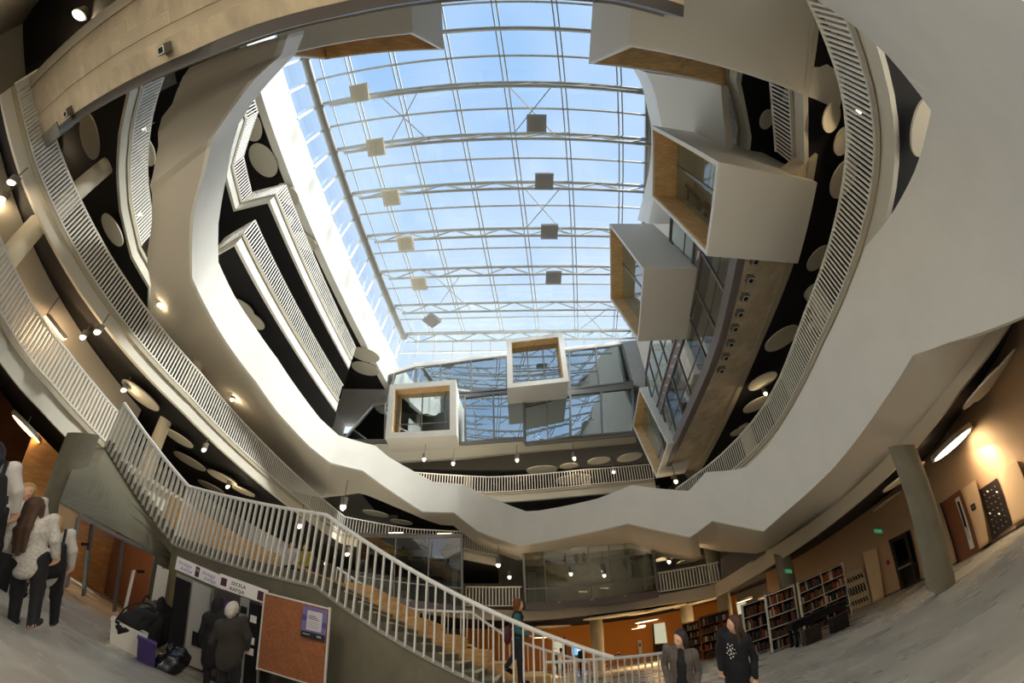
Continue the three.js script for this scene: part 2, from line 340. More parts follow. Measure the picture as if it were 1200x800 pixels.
{ // bracing in the nearer and farther bays, thin rods
  for (const [x, k] of [[-8.2, 2], [-0.6, 2], [-0.6, 4], [-8.2, 6], [2.7, 7]]) {
    const z0 = TZ[k], z1 = TZ[k + 1], g = thing('bracing_rod', `thin crossed bracing rods between the ${ORD[k - 1]} and ${ORD[k]} roof truss, ${x < -5 ? 'by the left slatted panels' : x < 1 ? 'by the middle slatted panels' : 'by the far clerestory'}`, 'bracing');
    bar('rod', hall(V(x - SK * z0, ROOF - 0.25, z0)), hall(V(x + 2.6 - SK * z1, ROOF - 0.9, z1)), 0.05, 0.05, M.roofSteel, g);
    bar('rod', hall(V(x + 2.6 - SK * z0, ROOF - 0.9, z0)), hall(V(x - SK * z1, ROOF - 0.25, z1)), 0.05, 0.05, M.roofSteel, g);
    settle(g, hall(V(x, ROOF - 0.5, (z0 + z1) / 2)));
  }
}
// clerestory along the left edge: tube, posts, panes, white upstand
{
  const t = thing('roof_edge_tube', 'thick grey steel tube along the left edge of the glass roof', 'steel tube');
  mk('tube', sweep(line((z) => roofL(z) + 0.35, 3, -25.2, ROOF - 0.45, 30), 0.27, { seg: 10 }), M.tube, t); settle(t, hall(V(roofL(-12), ROOF - 0.7, -12)));
  const H1 = 22.0, H0 = 19.2;
  const w = struct('wall_upper_left', sheet(between(line(roofL, 7, -25.6, H0, 26), line(roofL, 7, -25.6, H1, 26), 3), V(-0.5, 0, 0), { crease: 1 }), M.white, 'long white upstand wall under the left clerestory glazing', 'wall');
  const win = struct('window_2', sweep(line((z) => roofL(z) - 0.1, 7, -25.4, H1 + 0.08, 26), 0.1, { seg: 4 }), M.roofSteel, 'strip of clerestory glazing between the white upstand and the glass roof', 'window');
  const zz = []; for (let k = 0; k + 1 < TZ.length; k++) zz.push(TZ[k], (TZ[k] + TZ[k + 1]) / 2); zz.push(-25);
  zz.forEach((z, k) => {
    bar('post', hall(V(roofL(z), H1, z)), hall(V(roofL(z) + 0.2, ROOF - 0.3, z)), k % 2 ? 0.08 : 0.13, 0.1, M.whiteSteel, win);
    if (k) { const a = zz[k - 1], q = [V(roofL(a) - 0.15, H1, a), V(roofL(z) - 0.15, H1, z), V(roofL(z) - 0.15, ROOF, z), V(roofL(a) - 0.15, ROOF, a)]; mk('pane', paneGeo(...q), M.glass, win); }
  });
}
function paneGeo(a, b, c, d, n = 2, m = 2) {
  const A = quad(a, b, c, d, n, m).map((r) => r.map(hall)), pos = [];
  for (let i = 0; i < n; i++) for (let j = 0; j < m; j++) for (const p of [A[i][j], A[i + 1][j], A[i + 1][j + 1], A[i][j], A[i + 1][j + 1], A[i][j + 1]]) pos.push(p.x, p.y, p.z);
  const g = new THREE.BufferGeometry(); g.setAttribute('position', new THREE.Float32BufferAttribute(pos, 3)); g.computeVertexNormals(); return boxUV(g);
}
{ // clerestory at the far end, above the glazed front
  const z = -25.3, top = ROOF - 0.05, b0 = onZ(462, 433, z), b1 = onZ(745, 400, z), xs = [456, 478, 500, 522, 545, 560, 582, 604, 622, 640, 662, 684, 706, 728, 748];
  const win = struct('window_3', sweep(dens([V(roofL(z), onZ(600, 411, z).y, z), V(roofR(z), onZ(600, 411, z).y, z)], 1), 0.09, { seg: 4 }), M.whiteSteel, 'far clerestory of pale glass panes above the glazed front', 'window');
  const lo = Math.min(b0.y, b1.y) - 1.0; let px = null;
  for (let k = 0; k <= 13; k++) {
    const x = roofL(z) + (roofR(z) - roofL(z)) * k / 13;
    bar('post', hall(V(x, lo, z)), hall(V(x, top, z)), 0.07, 0.1, M.whiteSteel, win);
    if (px !== null) mk('pane', paneGeo(V(px, lo, z - 0.05), V(x, lo, z - 0.05), V(x, top, z - 0.05), V(px, top, z - 0.05)), M.glass, win);
    px = x;
  }
}
// square slatted acoustic panels hung under the trusses
for (const [px, py, s, t, i] of [[421, 109, 1, 0, 0], [440, 173, 1, 0, 1], [458, 232, 1, 0, 2], [475, 286, 1, 0, 3], [491, 333, 1, 0, 4], [506, 376, 0, 40, 5], [629, 145, 0, 0, 1], [638, 213, 0, 0, 2], [644, 272, 0, 0, 3], [649, 326, 0, 0, 4]]) {
  const c = onH(px, py, ROOF - 2.1), g = thing('slatted_panel', (s ? 'pale' : 'grey') + ' slatted square panel under the ' + (px < 560 ? 'left' : 'middle') + ' of the glass roof' + (t ? ', turned on its corner' : `, ${ORD[px < 560 ? i : i - 1]} from the entrance end`), 'panel', t ? undefined : (px < 560 ? 'left row of slatted panels' : 'middle row of slatted panels'));
  const a = rad(t), e = 0.55, P = (u, v, w = 0) => V(c.x + u * Math.cos(a) - v * Math.sin(a), c.y + w, c.z + u * Math.sin(a) + v * Math.cos(a));
  const mat = s ? M.panelPale : M.panelGrey;
  for (let k = 0; k < 9; k++) { const u = -e + (2 * e) * (k + 0.5) / 9; bar('slat', hall(P(u, -e)), hall(P(u, e)), 0.085, 0.06, mat, g, V(0, 1, 0)); }
  mk('backing', sheet(quad(P(-e, -e, 0.12), P(e, -e, 0.12), P(e, e, 0.12), P(-e, e, 0.12), 1, 1), V(0, 0.03, 0)), mat, g);
  bar('hanger', hall(P(0, 0, 0.1)), hall(P(0, 0, 0.9)), 0.04, 0.04, M.roofSteel, g);
  settle(g, hall(c));
}

// ---------------------------------------------------------------- galleries round the hall
const radial = (p, d) => { const R = Math.hypot(p.x, p.z); return V(p.x * (1 + d / R), p.y, p.z * (1 + d / R)); };
const outward = (p, d) => radial(p, d).sub(p);
let trimNo = 0;
function gallery(side, edge, top, under, { deep = 14, fasciaMat = M.fascia, floorTop = true, label, lip = true } = {}) {
  const e = dens(edge, 0.7);
  const f = struct('trim_' + (++trimNo), sheet(between(up(e, top), up(e, under), 2), (p) => outward(p, 0.2), { crease: 1 }), fasciaMat, 'pale edge board of the ' + label, 'edge board');
  if (lip) mk('lip', sheet(between(up(e, top + 0.02).map((p) => radial(p, -0.05)), up(e, top - 0.12).map((p) => radial(p, -0.05)), 1), (p) => outward(p, 0.06), { crease: 1 }), M.beigeTrim, f);
  struct('ceiling_' + side, sheet(between(up(e, under + 0.06).map((p) => radial(p, 0.2)), up(e, under + 0.06).map((p) => radial(p, deep)), 5), V(0, 0.1, 0), { crease: 1 }), M.black, 'black ceiling under the ' + label, 'ceiling');
  if (floorTop) struct('floor_' + side, sheet(between(up(e, top - 0.02).map((p) => radial(p, 0.15)), up(e, top - 0.02).map((p) => radial(p, deep)), 5), V(0, -0.15, 0), { crease: 1 }), M.greyWall, 'grey floor of the ' + label, 'floor');
}
function along(pts, d) { // points every d along a line
  const out = []; let rest = 0;
  for (let i = 0; i + 1 < pts.length; i++) { const L = pts[i].distanceTo(pts[i + 1]); let s = rest; while (s < L) { out.push(lerpV(pts[i], pts[i + 1], s / L)); s += d; } rest = s - L; }
  return out;
}
function balustrade(label, group, base, { high = 1.08, gap = 0.135, w = 0.036, d = 0.05, foot = 0.09, rail = 0.032, low = true, mat = M.whiteSteel, name = 'balustrade', rise = null } = {}) {
  const g = thing(name, label, 'railing', group), b = dens(base, 0.6);
  mk('handrail', sweep(raise(b, high), rail, { seg: 6 }), mat, g);
  if (low) mk('bottom_rail', sweep(raise(b, foot), rail * 0.9, { seg: 4 }), mat, g);
  for (const p of along(base, gap)) bar('baluster', hall(V(p.x, p.y + (low ? foot : -0.1), p.z)), hall(V(p.x, p.y + high, p.z)), w, d, mat, g, outward(p, 1));
  settle(g, hall(base[Math.floor(base.length / 2)]));
  return g;
}
const ink = (list, h) => list.map(([x, y]) => onH(x, y, h));

// first storey, left: ends where the big stair leaves it
const Bpx = ink([[0, 372], [15, 398], [37, 428], [57, 450], [90, 487], [122, 520]], L1);
const Bedge = [V(Bpx[0].x - 0.2, L1, 3), ...Bpx];
gallery('left', [...Bedge, V(-9.7, L1, -9), V(-10.2, L1, -23.5)], L1, L1u, { label: 'first storey gallery on the left', deep: 13 });
balustrade('white baluster railing on the first storey gallery above the lit disc lamps', undefined, Bedge.map((p) => radial(p, -0.02)), {});
// second storey, left and round to the far end
const Apx = ink([[27, 150], [42, 200], [105, 325], [160, 400], [222, 467], [300, 545], [362, 597]], L2);
const Afar = ink([[404, 605], [482, 619], [540, 622], [585, 637]], L2 + 1.1).map((p) => V(p.x, L2, Math.max(p.z, -24.5)));
const Aedge = [V(Apx[0].x - 0.15, L2, 3.6), ...Apx];
gallery('left_002', [...Aedge, ...Afar], L2, L2u, { label: 'second storey gallery on the left', deep: 9 });
balustrade('long white railing of the second storey gallery on the left, before round columns', undefined, Aedge, {});
balustrade('white baluster railing at the far end of the second storey, above the smaller glass room', undefined, [Apx[Apx.length - 1], ...Afar], { gap: 0.17 });
// third storey, the piece behind the white ribbon
const Tpx = ink([[152, 110], [142, 155], [139, 200], [142, 245], [155, 300], [175, 335]], L3u);
gallery('left_003', [V(Tpx[0].x + 0.6, L3, 3), ...Tpx, V(-15, L3u, -8)], L3, L3u, { label: 'third storey gallery behind the white ribbon on the left', deep: 8 });
balustrade('white baluster railing half hidden behind the white ribbon, third storey on the left', undefined, up(smooth(Tpx.slice(0, 5), 4), L3), {});
// second storey, right
const Rpx = ink([[1000, 35], [1025, 125], [1027, 200], [1000, 312], [962, 400], [910, 500]], L2); Rpx.push(...ink([[845, 532], [792, 572]], L2 + 1.1).map((p) => V(p.x, L2, p.z)));
const Redge = [V(Rpx[0].x - 1.2, L2, 2.6), ...smooth(Rpx, 3)];
gallery('right', Redge, L2, L2u, { label: 'second storey gallery on the right', deep: 9 });
balustrade('long white railing of the second storey gallery on the right, before the pale discs', undefined, Redge, {});

// first storey, right and far: edge board read from both of its edges
const L1rf = [[[1200, 350], [1182, 348], 9], [[1165, 405], [1150, 401], 8.9], [[1125, 457], [1111, 453], 9.2], [[1072, 525], [1057, 517], 10.4], [[992, 600], [980, 590], 13.4], [[900, 665], [894, 648], 19.7], [[840, 699], [838, 684], 22.5], [[772, 709], [771, 697], 22.6], [[675, 722], [674, 709], 22.6], [[615, 727], [614, 715], 22.6], [[540, 724], [540, 712], 22.6], [[480, 716], [480, 704], 23]];
{
  const bot = [], top = [];
  L1rf.forEach(([b, t, R], i) => { bot.push(onR(...b, R)); top.push(onR(...t, R)); });
  const D = (a) => dens(a, 0.9); const n = 8, bb = [], tt = [];
  for (let i = 0; i + 1 < bot.length; i++) for (let k = 0; k < n; k++) { bb.push(lerpV(bot[i], bot[i + 1], k / n)); tt.push(lerpV(top[i], top[i + 1], k / n)); }
  bb.push(bot[bot.length - 1]); tt.push(top[top.length - 1]);
  struct('trim_' + (++trimNo), sheet(between(bb, tt, 2), (p) => outward(p, 0.25), { crease: 1 }), M.fasciaB, 'beige edge board of the first storey over the study area', 'edge board');
  struct('ceiling_right_002', sheet(between(bb.map((p) => radial(V(p.x, p.y + 0.05, p.z), 0.2)), bb.map((p) => radial(V(p.x, L1u + 0.02, p.z), 11)), 6), V(0, 0.12, 0), { crease: 1 }), M.black, 'black ceiling over the ground floor study area', 'ceiling');
  struct('floor_right_002', sheet(between(tt.map((p) => radial(p, 0.2)), tt.map((p) => radial(V(p.x, L1, p.z), 11)), 6), V(0, -0.12, 0), { crease: 1 }), M.greyWall, 'grey floor of the first storey at the far end', 'floor');
}

// ---------------------------------------------------------------- the white ribbon
const azel = ([x, y]) => { const d = look(x, y); return [Math.atan2(d.x, -d.z) * 180 / Math.PI, d.y / Math.hypot(d.x, d.z)]; };
const lut = (t) => (a) => { if (a <= t[0][0]) return t[0][1]; for (let i = 1; i < t.length; i++) if (a <= t[i][0]) return t[i - 1][1] + (t[i][1] - t[i - 1][1]) * (a - t[i - 1][0]) / (t[i][0] - t[i - 1][0]); return t[t.length - 1][1]; };
const ribTopPx = [[356, 40], [347, 63], [300, 114], [277, 150], [267, 200], [256, 262], [256, 307], [275, 347], [300, 385], [325, 420], [350, 457], [375, 490], [397, 510], [440, 522], [455, 535], [485, 552], [507, 564], [542, 567], [562, 577], [600, 593], [617, 599], [632, 598], [700, 584], [740, 568], [792, 574], [807, 575], [827, 553], [862, 550], [875, 547], [900, 522], [967, 400], [1000, 325], [1014, 289], [1042, 255], [1072, 200], [1091, 129], [1040, 65], [995, 26], [957, 0]];
const ribLowPx = [[338, 40], [330, 64], [300, 91], [250, 160], [241, 200], [227, 250], [225, 325], [265, 400], [300, 447], [325, 482], [362, 522], [387, 542], [425, 551], [495, 599], [532, 600], [560, 622], [607, 639], [675, 627], [736, 613], [809, 629], [835, 610], [895, 622], [920, 600], [975, 550], [1032, 475], [1070, 416], [1112, 401], [1200, 370]];
const topT = ribTopPx.map(azel), lowT = ribLowPx.map(azel);
topT.push([112, 1.75], [120, 2.4]); lowT.push([95, 0.02], [120, -0.1]);
topT.sort((a, b) => a[0] - b[0]); lowT.sort((a, b) => a[0] - b[0]);
const topEl = lut(topT), lowEl = lut(lowT);
const ribH = lut([[-100, 10.1], [-46, 10.1], [-35, 10], [-27, 9.7], [-21, 9.4], [-12, 8.9], [0, 7.9], [12, 7.4], [17, 7.2], [25, 7], [32, 6.4], [38, 6], [52, 5.7], [67, 5.6], [90, 5.5], [120, 5.3]]);
const ribR = lut([...topT.filter(([a]) => a < -36).map(([a, e]) => [a, ribH(a) / e]), [-33, 16.9], [-27, 18.3], [-21, 19.3], [-15, 20], [-8, 20.5], [0, 20.5], [8, 19.7], [14, 18.7], [20, 17.4], [26, 16.2], [31, 15.1], [34.5, 14.3], [38, 13.4], [41, 12.6], [45, 11.6], [48, 10.9], [52, 10.0], [56, 9.35], [60, 8.85], [65, 8.35], [70, 8.0], [75, 7.7], [80, 7.4], [85, 7.1], [90, 6.7], [95, 6.2], [100, 5.6], [105, 5.0], [110, 4.4], [120, 3.6]]);
const azs = [...new Set([...topT, ...lowT].map((t) => +t[0].toFixed(3)))].filter((a) => a > -97 && a < 121).sort((a, b) => a - b);
const azAll = []; azs.forEach((a, i) => { azAll.push(a); if (i + 1 < azs.length) { const n = Math.ceil((azs[i + 1] - a) / 2.5); for (let k = 1; k < n; k++) azAll.push(a + (azs[i + 1] - a) * k / n); } });
const polar = (a, R, h) => V(R * Math.sin(rad(a)), h, -R * Math.cos(rad(a)));
const ribLow = azAll.map((a) => polar(a, ribR(a), ribR(a) * lowEl(a))), ribTop = azAll.map((a) => polar(a, ribR(a), ribR(a) * topEl(a)));
{
  const rib = struct('trim_' + (++trimNo), sheet(between(ribLow, ribTop, 4), (p) => outward(p, 0.22), { crease: 0.4 }), M.white, 'broad white faceted ribbon parapet sweeping round the hall', 'parapet');
  // soffit behind its lower edge
  const outT = [[222, 79], [195, 130], [185, 175], [180, 200], [176, 275], [177, 335]].map(azel).map(([a, e]) => [a, ribR(a) * lowEl(a) / e]);
  const Rout = lut([[-97, outT[0][1] * 1.02], ...outT, [-57, 19], [-45, 23], [-35, 25], [-30, 24.2], [-21, 22], [-13, 21.3], [-11, 22.5], [0, 24], [30, 23]]);
  const L = azAll.filter((a) => a < 25.5);
  struct('ceiling_ribbon', sheet(between(L.map((a) => polar(a, ribR(a) + 0.02, ribR(a) * lowEl(a) + 0.01)), L.map((a) => polar(a, Math.max(ribR(a) + 0.3, Rout(a)), ribR(a) * lowEl(a) + 0.01)), 5), V(0, 0.25, 0), { crease: 1 }), M.soffit, 'smooth grey soffit on the underside of the white ribbon', 'ceiling');
  const fasT = [...L1rf].reverse().map(([b, t, R]) => [...azel(t), R]), fR = lut(fasT.map(([a, e, R]) => [a, R])), fE = lut(fasT.map(([a, e]) => [a, e]));
  const K = azAll.filter((a) => a > 22 && a < 100);
  struct('ceiling_ribbon_002', sheet(between(K.map((a) => polar(a, ribR(a) + 0.02, ribR(a) * lowEl(a) + 0.01)), K.map((a) => { const m = a > 85 ? 85 : a; return polar(a, Math.max(fR(m), ribR(a) + 0.4), Math.max(fR(m), ribR(a) + 0.4) * fE(m) + (a < 33 ? (33 - a) * 0.28 : 0)); }), 5), V(0, 0.25, 0), { crease: 1 }), M.soffit, 'smooth beige soffit between the white ribbon and the edge board on the right', 'ceiling');
}

// ---------------------------------------------------------------- the bridge overhead
{
  const yb = 6.6, A = [[35, 150], [86, 145], [150, 108], [222, 76], [300, 44], [392, 20], [500, 0], [640, -6], [735, 2], [800, 20]].map(([x, y]) => onH(x, y, yb));
  A[0] = V(-15.6, yb, 1.1);
  const B = A.map((p) => V(p.x, yb, 2.05 - 0.09 * Math.min(0, p.x))); B[0] = V(-16.3, yb, 3.5);
  const d = (a) => dens(a, 0.8), n = 6, aa = [], bb = [];
  for (let i = 0; i + 1 < A.length; i++) for (let k = 0; k < n; k++) { aa.push(lerpV(A[i], A[i + 1], k / n)); bb.push(lerpV(B[i], B[i + 1], k / n)); }
  aa.push(A[A.length - 1]); bb.push(B[B.length - 1]);
  const br = thing('concrete_bridge', 'board marked concrete bridge crossing overhead at the entrance end', 'bridge');
  br.userData.kind = 'structure';
  const split = 6;
  for (const [s, e, nm] of [[split, aa.length, 'soffit_slab'], [0, split + 1, 'soffit_slab']]) {
    const a = aa.slice(s, e), b = bb.slice(s, e), g = 0.985;
    for (const [u, v] of [[0.12, 0.5], [0.5, 1]]) mk(nm, sheet(between(a.map((p, i) => lerpV(p, b[i], u + 0.004)), b.map((p, i) => lerpV(a[i], p, v - 0.004)), 3), V(0, 0.5, 0), { crease: 1 }), M.concrete, br);
  }
  mk('core', sheet(between(shiftP(aa, 0, 0.02, 0.15), shiftP(bb, 0, 0.02, -0.05), 3), V(0, 0.4, 0), { crease: 1 }), M.darkSteel, br);
  mk('edge_steel', sheet(between(shiftP(aa.slice(split), 0, -0.03, 0), aa.slice(split).map((p, i) => lerpV(p, bb[i + split], 0.12).add(V(0, -0.03, 0))), 1), V(0, 0.9, 0), { crease: 1 }), M.darkSteel, br);
  mk('edge_steel', sheet(between(shiftP(aa.slice(0, split), 0, -0.03, 0), aa.slice(0, split).map((p, i) => lerpV(p, bb[i], 0.2).add(V(0, -0.03, 0))), 1), V(0, 0.9, 0), { crease: 1 }), M.steel, br);
  mk('rear_trim', sheet(between(shiftP(bb, 0, -0.04, -0.02), shiftP(bb, 0, -0.04, 0.3), 1), V(0, 0.5, 0), { crease: 1 }), M.beigeTrim, br);
  mk('upstand', sheet(between(shiftP(aa.slice(split + 6), 0, 0.85, -0.05), shiftP(aa.slice(split + 6), 0, 1.0, -0.05), 1), V(0, 0, 0.2), { crease: 1 }), M.beigeTrim, br);
  settle(br, hall(V(-4, yb, 2)));
  struct('ceiling_near_002', sheet(between(line(() => -19, 3.4, 9, L3u + 0.3, 6), line(() => 3, 3.4, 9, L3u + 0.3, 6), 22), V(0, 0.15, 0), { crease: 1 }), M.black, 'black ceiling with small lamps beyond the concrete bridge', 'ceiling');
}

for (const [x, y] of [[193, 57], [80, 131]]) { const c = onH(x, y, 6.5), g = thing('square_spotlight', x > 100 ? 'small square spotlight under the concrete bridge' : 'small square spotlight at the railing end of the concrete bridge', 'spotlight'), e = 0.11, s = (k, h) => quad(V(c.x - k, c.y + h, c.z - k), V(c.x + k, c.y + h, c.z - k), V(c.x + k, c.y + h, c.z + k), V(c.x - k, c.y + h, c.z + k), 1, 1); mk('housing', sheet(s(e, -0.12), V(0, 0.24, 0)), M.lampHousing, g); mk('rim', sheet(s(e * 0.8, -0.13), V(0, 0.02, 0)), M.whiteSteel, g); mk('lens', sheet(s(e * 0.6, -0.135), V(0, 0.02, 0)), M.black, g); settle(g, hall(c)); }

// ---------------------------------------------------------------- upper galleries on the left with their jogs
const z5 = ink([[288, 140], [272, 194], [283, 238], [323, 228], [336, 260], [412, 422]], L5);
z5.unshift(V(z5[0].x - 0.2, L5, z5[0].z + 3));
gallery('left_004', z5, L5, L5u, { label: 'fifth storey gallery on the left with a square jog', deep: 8, fasciaMat: M.white });
balustrade('white baluster railing of the topmost left gallery, nearest the white upstand', undefined, z5, { gap: 0.15 });
const z4 = ink([[250, 296], [285, 275], [397, 470]], L4);
z4.unshift(V(z4[0].x - 1, L4, z4[0].z - 0.2));
gallery('left_005', z4, L4, L4u, { label: 'fourth storey gallery on the left with a square jog', deep: 8, fasciaMat: M.white });
balustrade('white baluster railing of the gallery just above the white ribbon on the left', undefined, z4.slice(1), { gap: 0.15 });
struct('ceiling_left_006', sheet(between(line((z) => roofL(z) - 0.1, 7, -25.6, 19.3, 26), line(() => -18, 7, -25.6, 19.3, 26), 4), V(0, 0.15, 0), { crease: 1 }), M.blackBrown, 'black ceiling over the topmost left gallery', 'ceiling');


// ---------------------------------------------------------------- projecting glazed rooms (pods)
const onS = (px, py, a) => { const d = look(px, py); return d.multiplyScalar(a / (d.x + SK * d.z)); };
function pod(label, O, back, { t = 0.16, glass = 0.55, lining = M.timber, shell = M.podShell, bars = [0.5], glassMat = M.glassTint } = {}) {
  const g = thing('projecting_room', label, 'room pod'), c = O.reduce((s, p) => s.add(p), V(0, 0, 0)).multiplyScalar(0.25);
  const I = O.map((p, k) => { const a = O[(k + 1) % 4].clone().sub(p), b = O[(k + 3) % 4].clone().sub(p); return p.clone().addScaledVector(a.normalize(), t).addScaledVector(b.normalize(), t); });
  const nB = back.clone().normalize();
  for (let k = 0; k < 4; k++) {
    const l = (k + 1) % 4;
    const sp = mk('shell_panel', sheet(quad(O[k], O[l], I[l], I[k], 8, 1), back, { crease: 0.4 }), shell, g);
    mk('white_rim', sheet(quad(O[k], O[l], I[l], I[k], 8, 1).map((r) => r.map((p) => p.clone().addScaledVector(nB, -0.05))), nB.clone().multiplyScalar(0.055), { crease: 0.4 }), M.white, sp);
    const inn = (p) => c.clone().sub(p).normalize().multiplyScalar(0.04), J = [I[k], I[l], I[l].clone().addScaledVector(back, glass), I[k].clone().addScaledVector(back, glass)];
    mk('timber_lining', sheet(quad(...J, 6, 4), inn(lerpV(I[k], I[l], 0.5)), { crease: 0.4 }), lining, g);
  }
  const G = I.map((p) => p.clone().addScaledVector(back, glass - 0.03));
  const n = bars.length + 1, e = [0, ...bars, 1];
  for (let k = 0; k < n; k++) mk('glass_pane', paneGeo(lerpV(G[0], G[1], e[k]), lerpV(G[0], G[1], e[k + 1]), lerpV(G[3], G[2], e[k + 1]), lerpV(G[3], G[2], e[k])), glassMat, g);
  for (const b of bars) mk('mullion', sweep([lerpV(G[0], G[1], b), lerpV(lerpV(G[0], G[1], b), lerpV(G[3], G[2], b), 0.5), lerpV(G[3], G[2], b)], 0.05, { seg: 4 }), M.steel, g);
  mk('sill_rail', sweep(dens([lerpV(G[0], G[3], 0.72), lerpV(G[1], G[2], 0.72)], 1), 0.035, { seg: 4 }), M.steel, g);
  mk('back_wall', sheet(quad(...I.map((p) => p.clone().addScaledVector(back, 0.96)), 2, 2), back.clone().multiplyScalar(0.03)), M.greyWall, g);
  settle(g, hall(lerpV(O[2], O[3], 0.5)));
  return g;
}
// order of corners: top, top, bottom, bottom
pod('large projecting room with oak lined opening on the right, nearest to the concrete soffit lights', [onS(765, 147, 4.6), onS(765, 232, 4.6), onS(830, 300, 4.6), onS(844, 190, 4.6)], V(3.3, 0, 0), { t: 0.13, glass: 0.3 });
pod('smaller projecting room with oak lined opening, right of the middle row of slatted panels', [onS(715, 262, 3.9), onS(716, 351, 3.9), onS(749, 400, 3.9), onS(756, 315, 3.9)], V(2.3, 0, 0.1), { t: 0.13, glass: 0.3 });
pod('lowest projecting room on the right, its oak lined opening meeting the far railing', [onS(750, 454, 5.5), onS(742, 499, 5.5), onS(770, 560, 5.5), onS(784, 520, 5.5)], V(1.6, 0, 0.2), { t: 0.13, glass: 0.35 });
pod('projecting room overhead at the entrance end with wide oak lined opening, right of the skylight', [onH(690, 73, 12.5), onH(905, 116, 12.5), onH(984, 127, L3u), onH(737, 51, L3u)], V(0.1, 0, 3.2), { t: 0.12, glass: 0.3 });
pod('small projecting room overhead at the entrance end with a brown lined opening beside the white ribbon', [onH(380, 69, 16.2), onH(520, 57, 16.2), onH(484, 37, 13), onH(327, 64, 13)], V(0, 0, 3), { t: 0.12, glass: 0.3, lining: M.timberDark });
const ZF = -24.5, ZP = -22.4;
pod('oak lined projecting room on the far glass front, the lower one', [onZ(457, 451, ZP), onZ(534.5, 445, ZP), onZ(535.5, 510, ZP), onZ(451.5, 514, ZP)], V(0, 0, -2.2), { t: 0.42, glass: 0.3, bars: [0.48, 0.9], glassMat: M.glassCoat });
pod('oak lined projecting room on the far glass front, the upper one', [onZ(593.5, 398, ZP), onZ(659, 390.5, ZP), onZ(667, 447, ZP), onZ(594.5, 455, ZP)], V(0, 0, -2.2), { t: 0.36, glass: 0.3, bars: [0.33, 0.66], glassMat: M.glassCoat });

// ---------------------------------------------------------------- glazed front at the far end
{
  const P = (q) => q.map(([x, y]) => onZ(x, y, ZF));
  const front = struct('window_4', sheet(between([[440, 520], [545, 521], [600, 516], [743, 508]].map(([x, y]) => onZ(x, y, ZF + 0.8)), P([[436, 542], [545, 536], [600, 530], [746, 517]]), 1), V(0, 0, -0.3), { crease: 0.4 }), M.fascia, 'mirror glazed front wall at the far end of the hall', 'window');
  const panes = [
    [[463, 438], [487, 431], [487, 466], [452, 476]], [[487, 431], [516, 428], [516, 460], [487, 466]], [[516, 428], [552, 423], [552, 460], [516, 460]], [[552, 423], [594, 418], [594, 456], [552, 460]],
    [[594, 418], [667, 411], [667, 456], [594, 456]], [[667, 411], [698, 408], [702, 452], [668, 456]], [[698, 408], [729, 404], [740, 448], [702, 452]],
    [[437, 476], [452, 474], [451, 516], [402, 516]], [[452, 480], [545, 464], [545, 519], [451, 518]], [[545, 466], [578, 462], [579, 515], [545, 519]], [[578, 462], [613, 460], [614, 513], [579, 515]],
    [[615, 476], [641, 470], [642, 516], [616, 519]], [[641, 470], [668, 464], [668, 512], [642, 516]], [[668, 463], [704, 459], [706, 509], [669, 512]], [[704, 459], [741, 455], [743, 506], [706, 509]]];
  panes.forEach((q, i) => { const p = q.map(([x, y], k) => onZ(x, y, ZF + (i > 6 && k > 1 ? 0.8 : i > 6 ? 0.05 : 0))); mk('pane', paneGeo(p[0], p[1], p[2], p[3], 3, 3), M.glassCoat, front); mk('pane_frame', mergeGeometries([0, 1, 2, 3].map((k) => sweep(dens([p[k], p[(k + 1) % 4]], 2).map((v) => v.clone().add(V(0, 0, 0.06))), 0.07, { seg: 4 }))), M.steel, front); });
  for (const [a, b, m] of [[[[487, 428], [594, 415], [668, 408], [730, 400]], [[487, 432], [594, 419], [668, 412], [730, 405]], M.white], [[[437, 473], [545, 462], [613, 457], [668, 455], [742, 447]], [[437, 478], [545, 467], [613, 462], [668, 463], [742, 456]], M.steel], [[[402, 515], [545, 518], [613, 513], [616, 519], [744, 506]], [[402, 519], [545, 522], [613, 517], [616, 523], [745, 511]], M.steel], [[[612, 460], [668, 455]], [[612, 478], [668, 470]], M.darkSteel]])
    { const Q = (l) => l.map(([x, y]) => onZ(x, y, ZF + (l[0][0] === 402 ? 0.8 : 0))); mk('spandrel', sheet(between(Q(a), Q(b), 1), V(0, 0, 0.1), { crease: 0.4 }), m, front); }
  // rooms behind the glass
  mk('side_return', sheet(quad(...P([[729, 402], [756, 396], [756, 455], [741, 450]]), 3, 3), V(0, 0, -0.2)), M.white, front);
  struct('wall_far_002', sheet(quad(V(-11.5, L4u, ZF - 4), V(11, L4u, ZF - 4), V(11, 20.8, ZF - 4), V(-11.5, 20.8, ZF - 4), 10, 6), V(0, 0, -0.2), { crease: 1 }), M.greyWall, 'grey inner wall behind the far glass front', 'wall');
  struct('wall_far_003', sheet(between(P([[455, 436], [487, 425], [594, 413], [668, 406], [748, 398]]), P([[455, 439], [487, 429], [594, 417], [668, 410], [748, 402]]), 1), V(0, 0, -0.9), { crease: 0.4 }), M.white, 'white sill over the far glass front', 'wall');
}
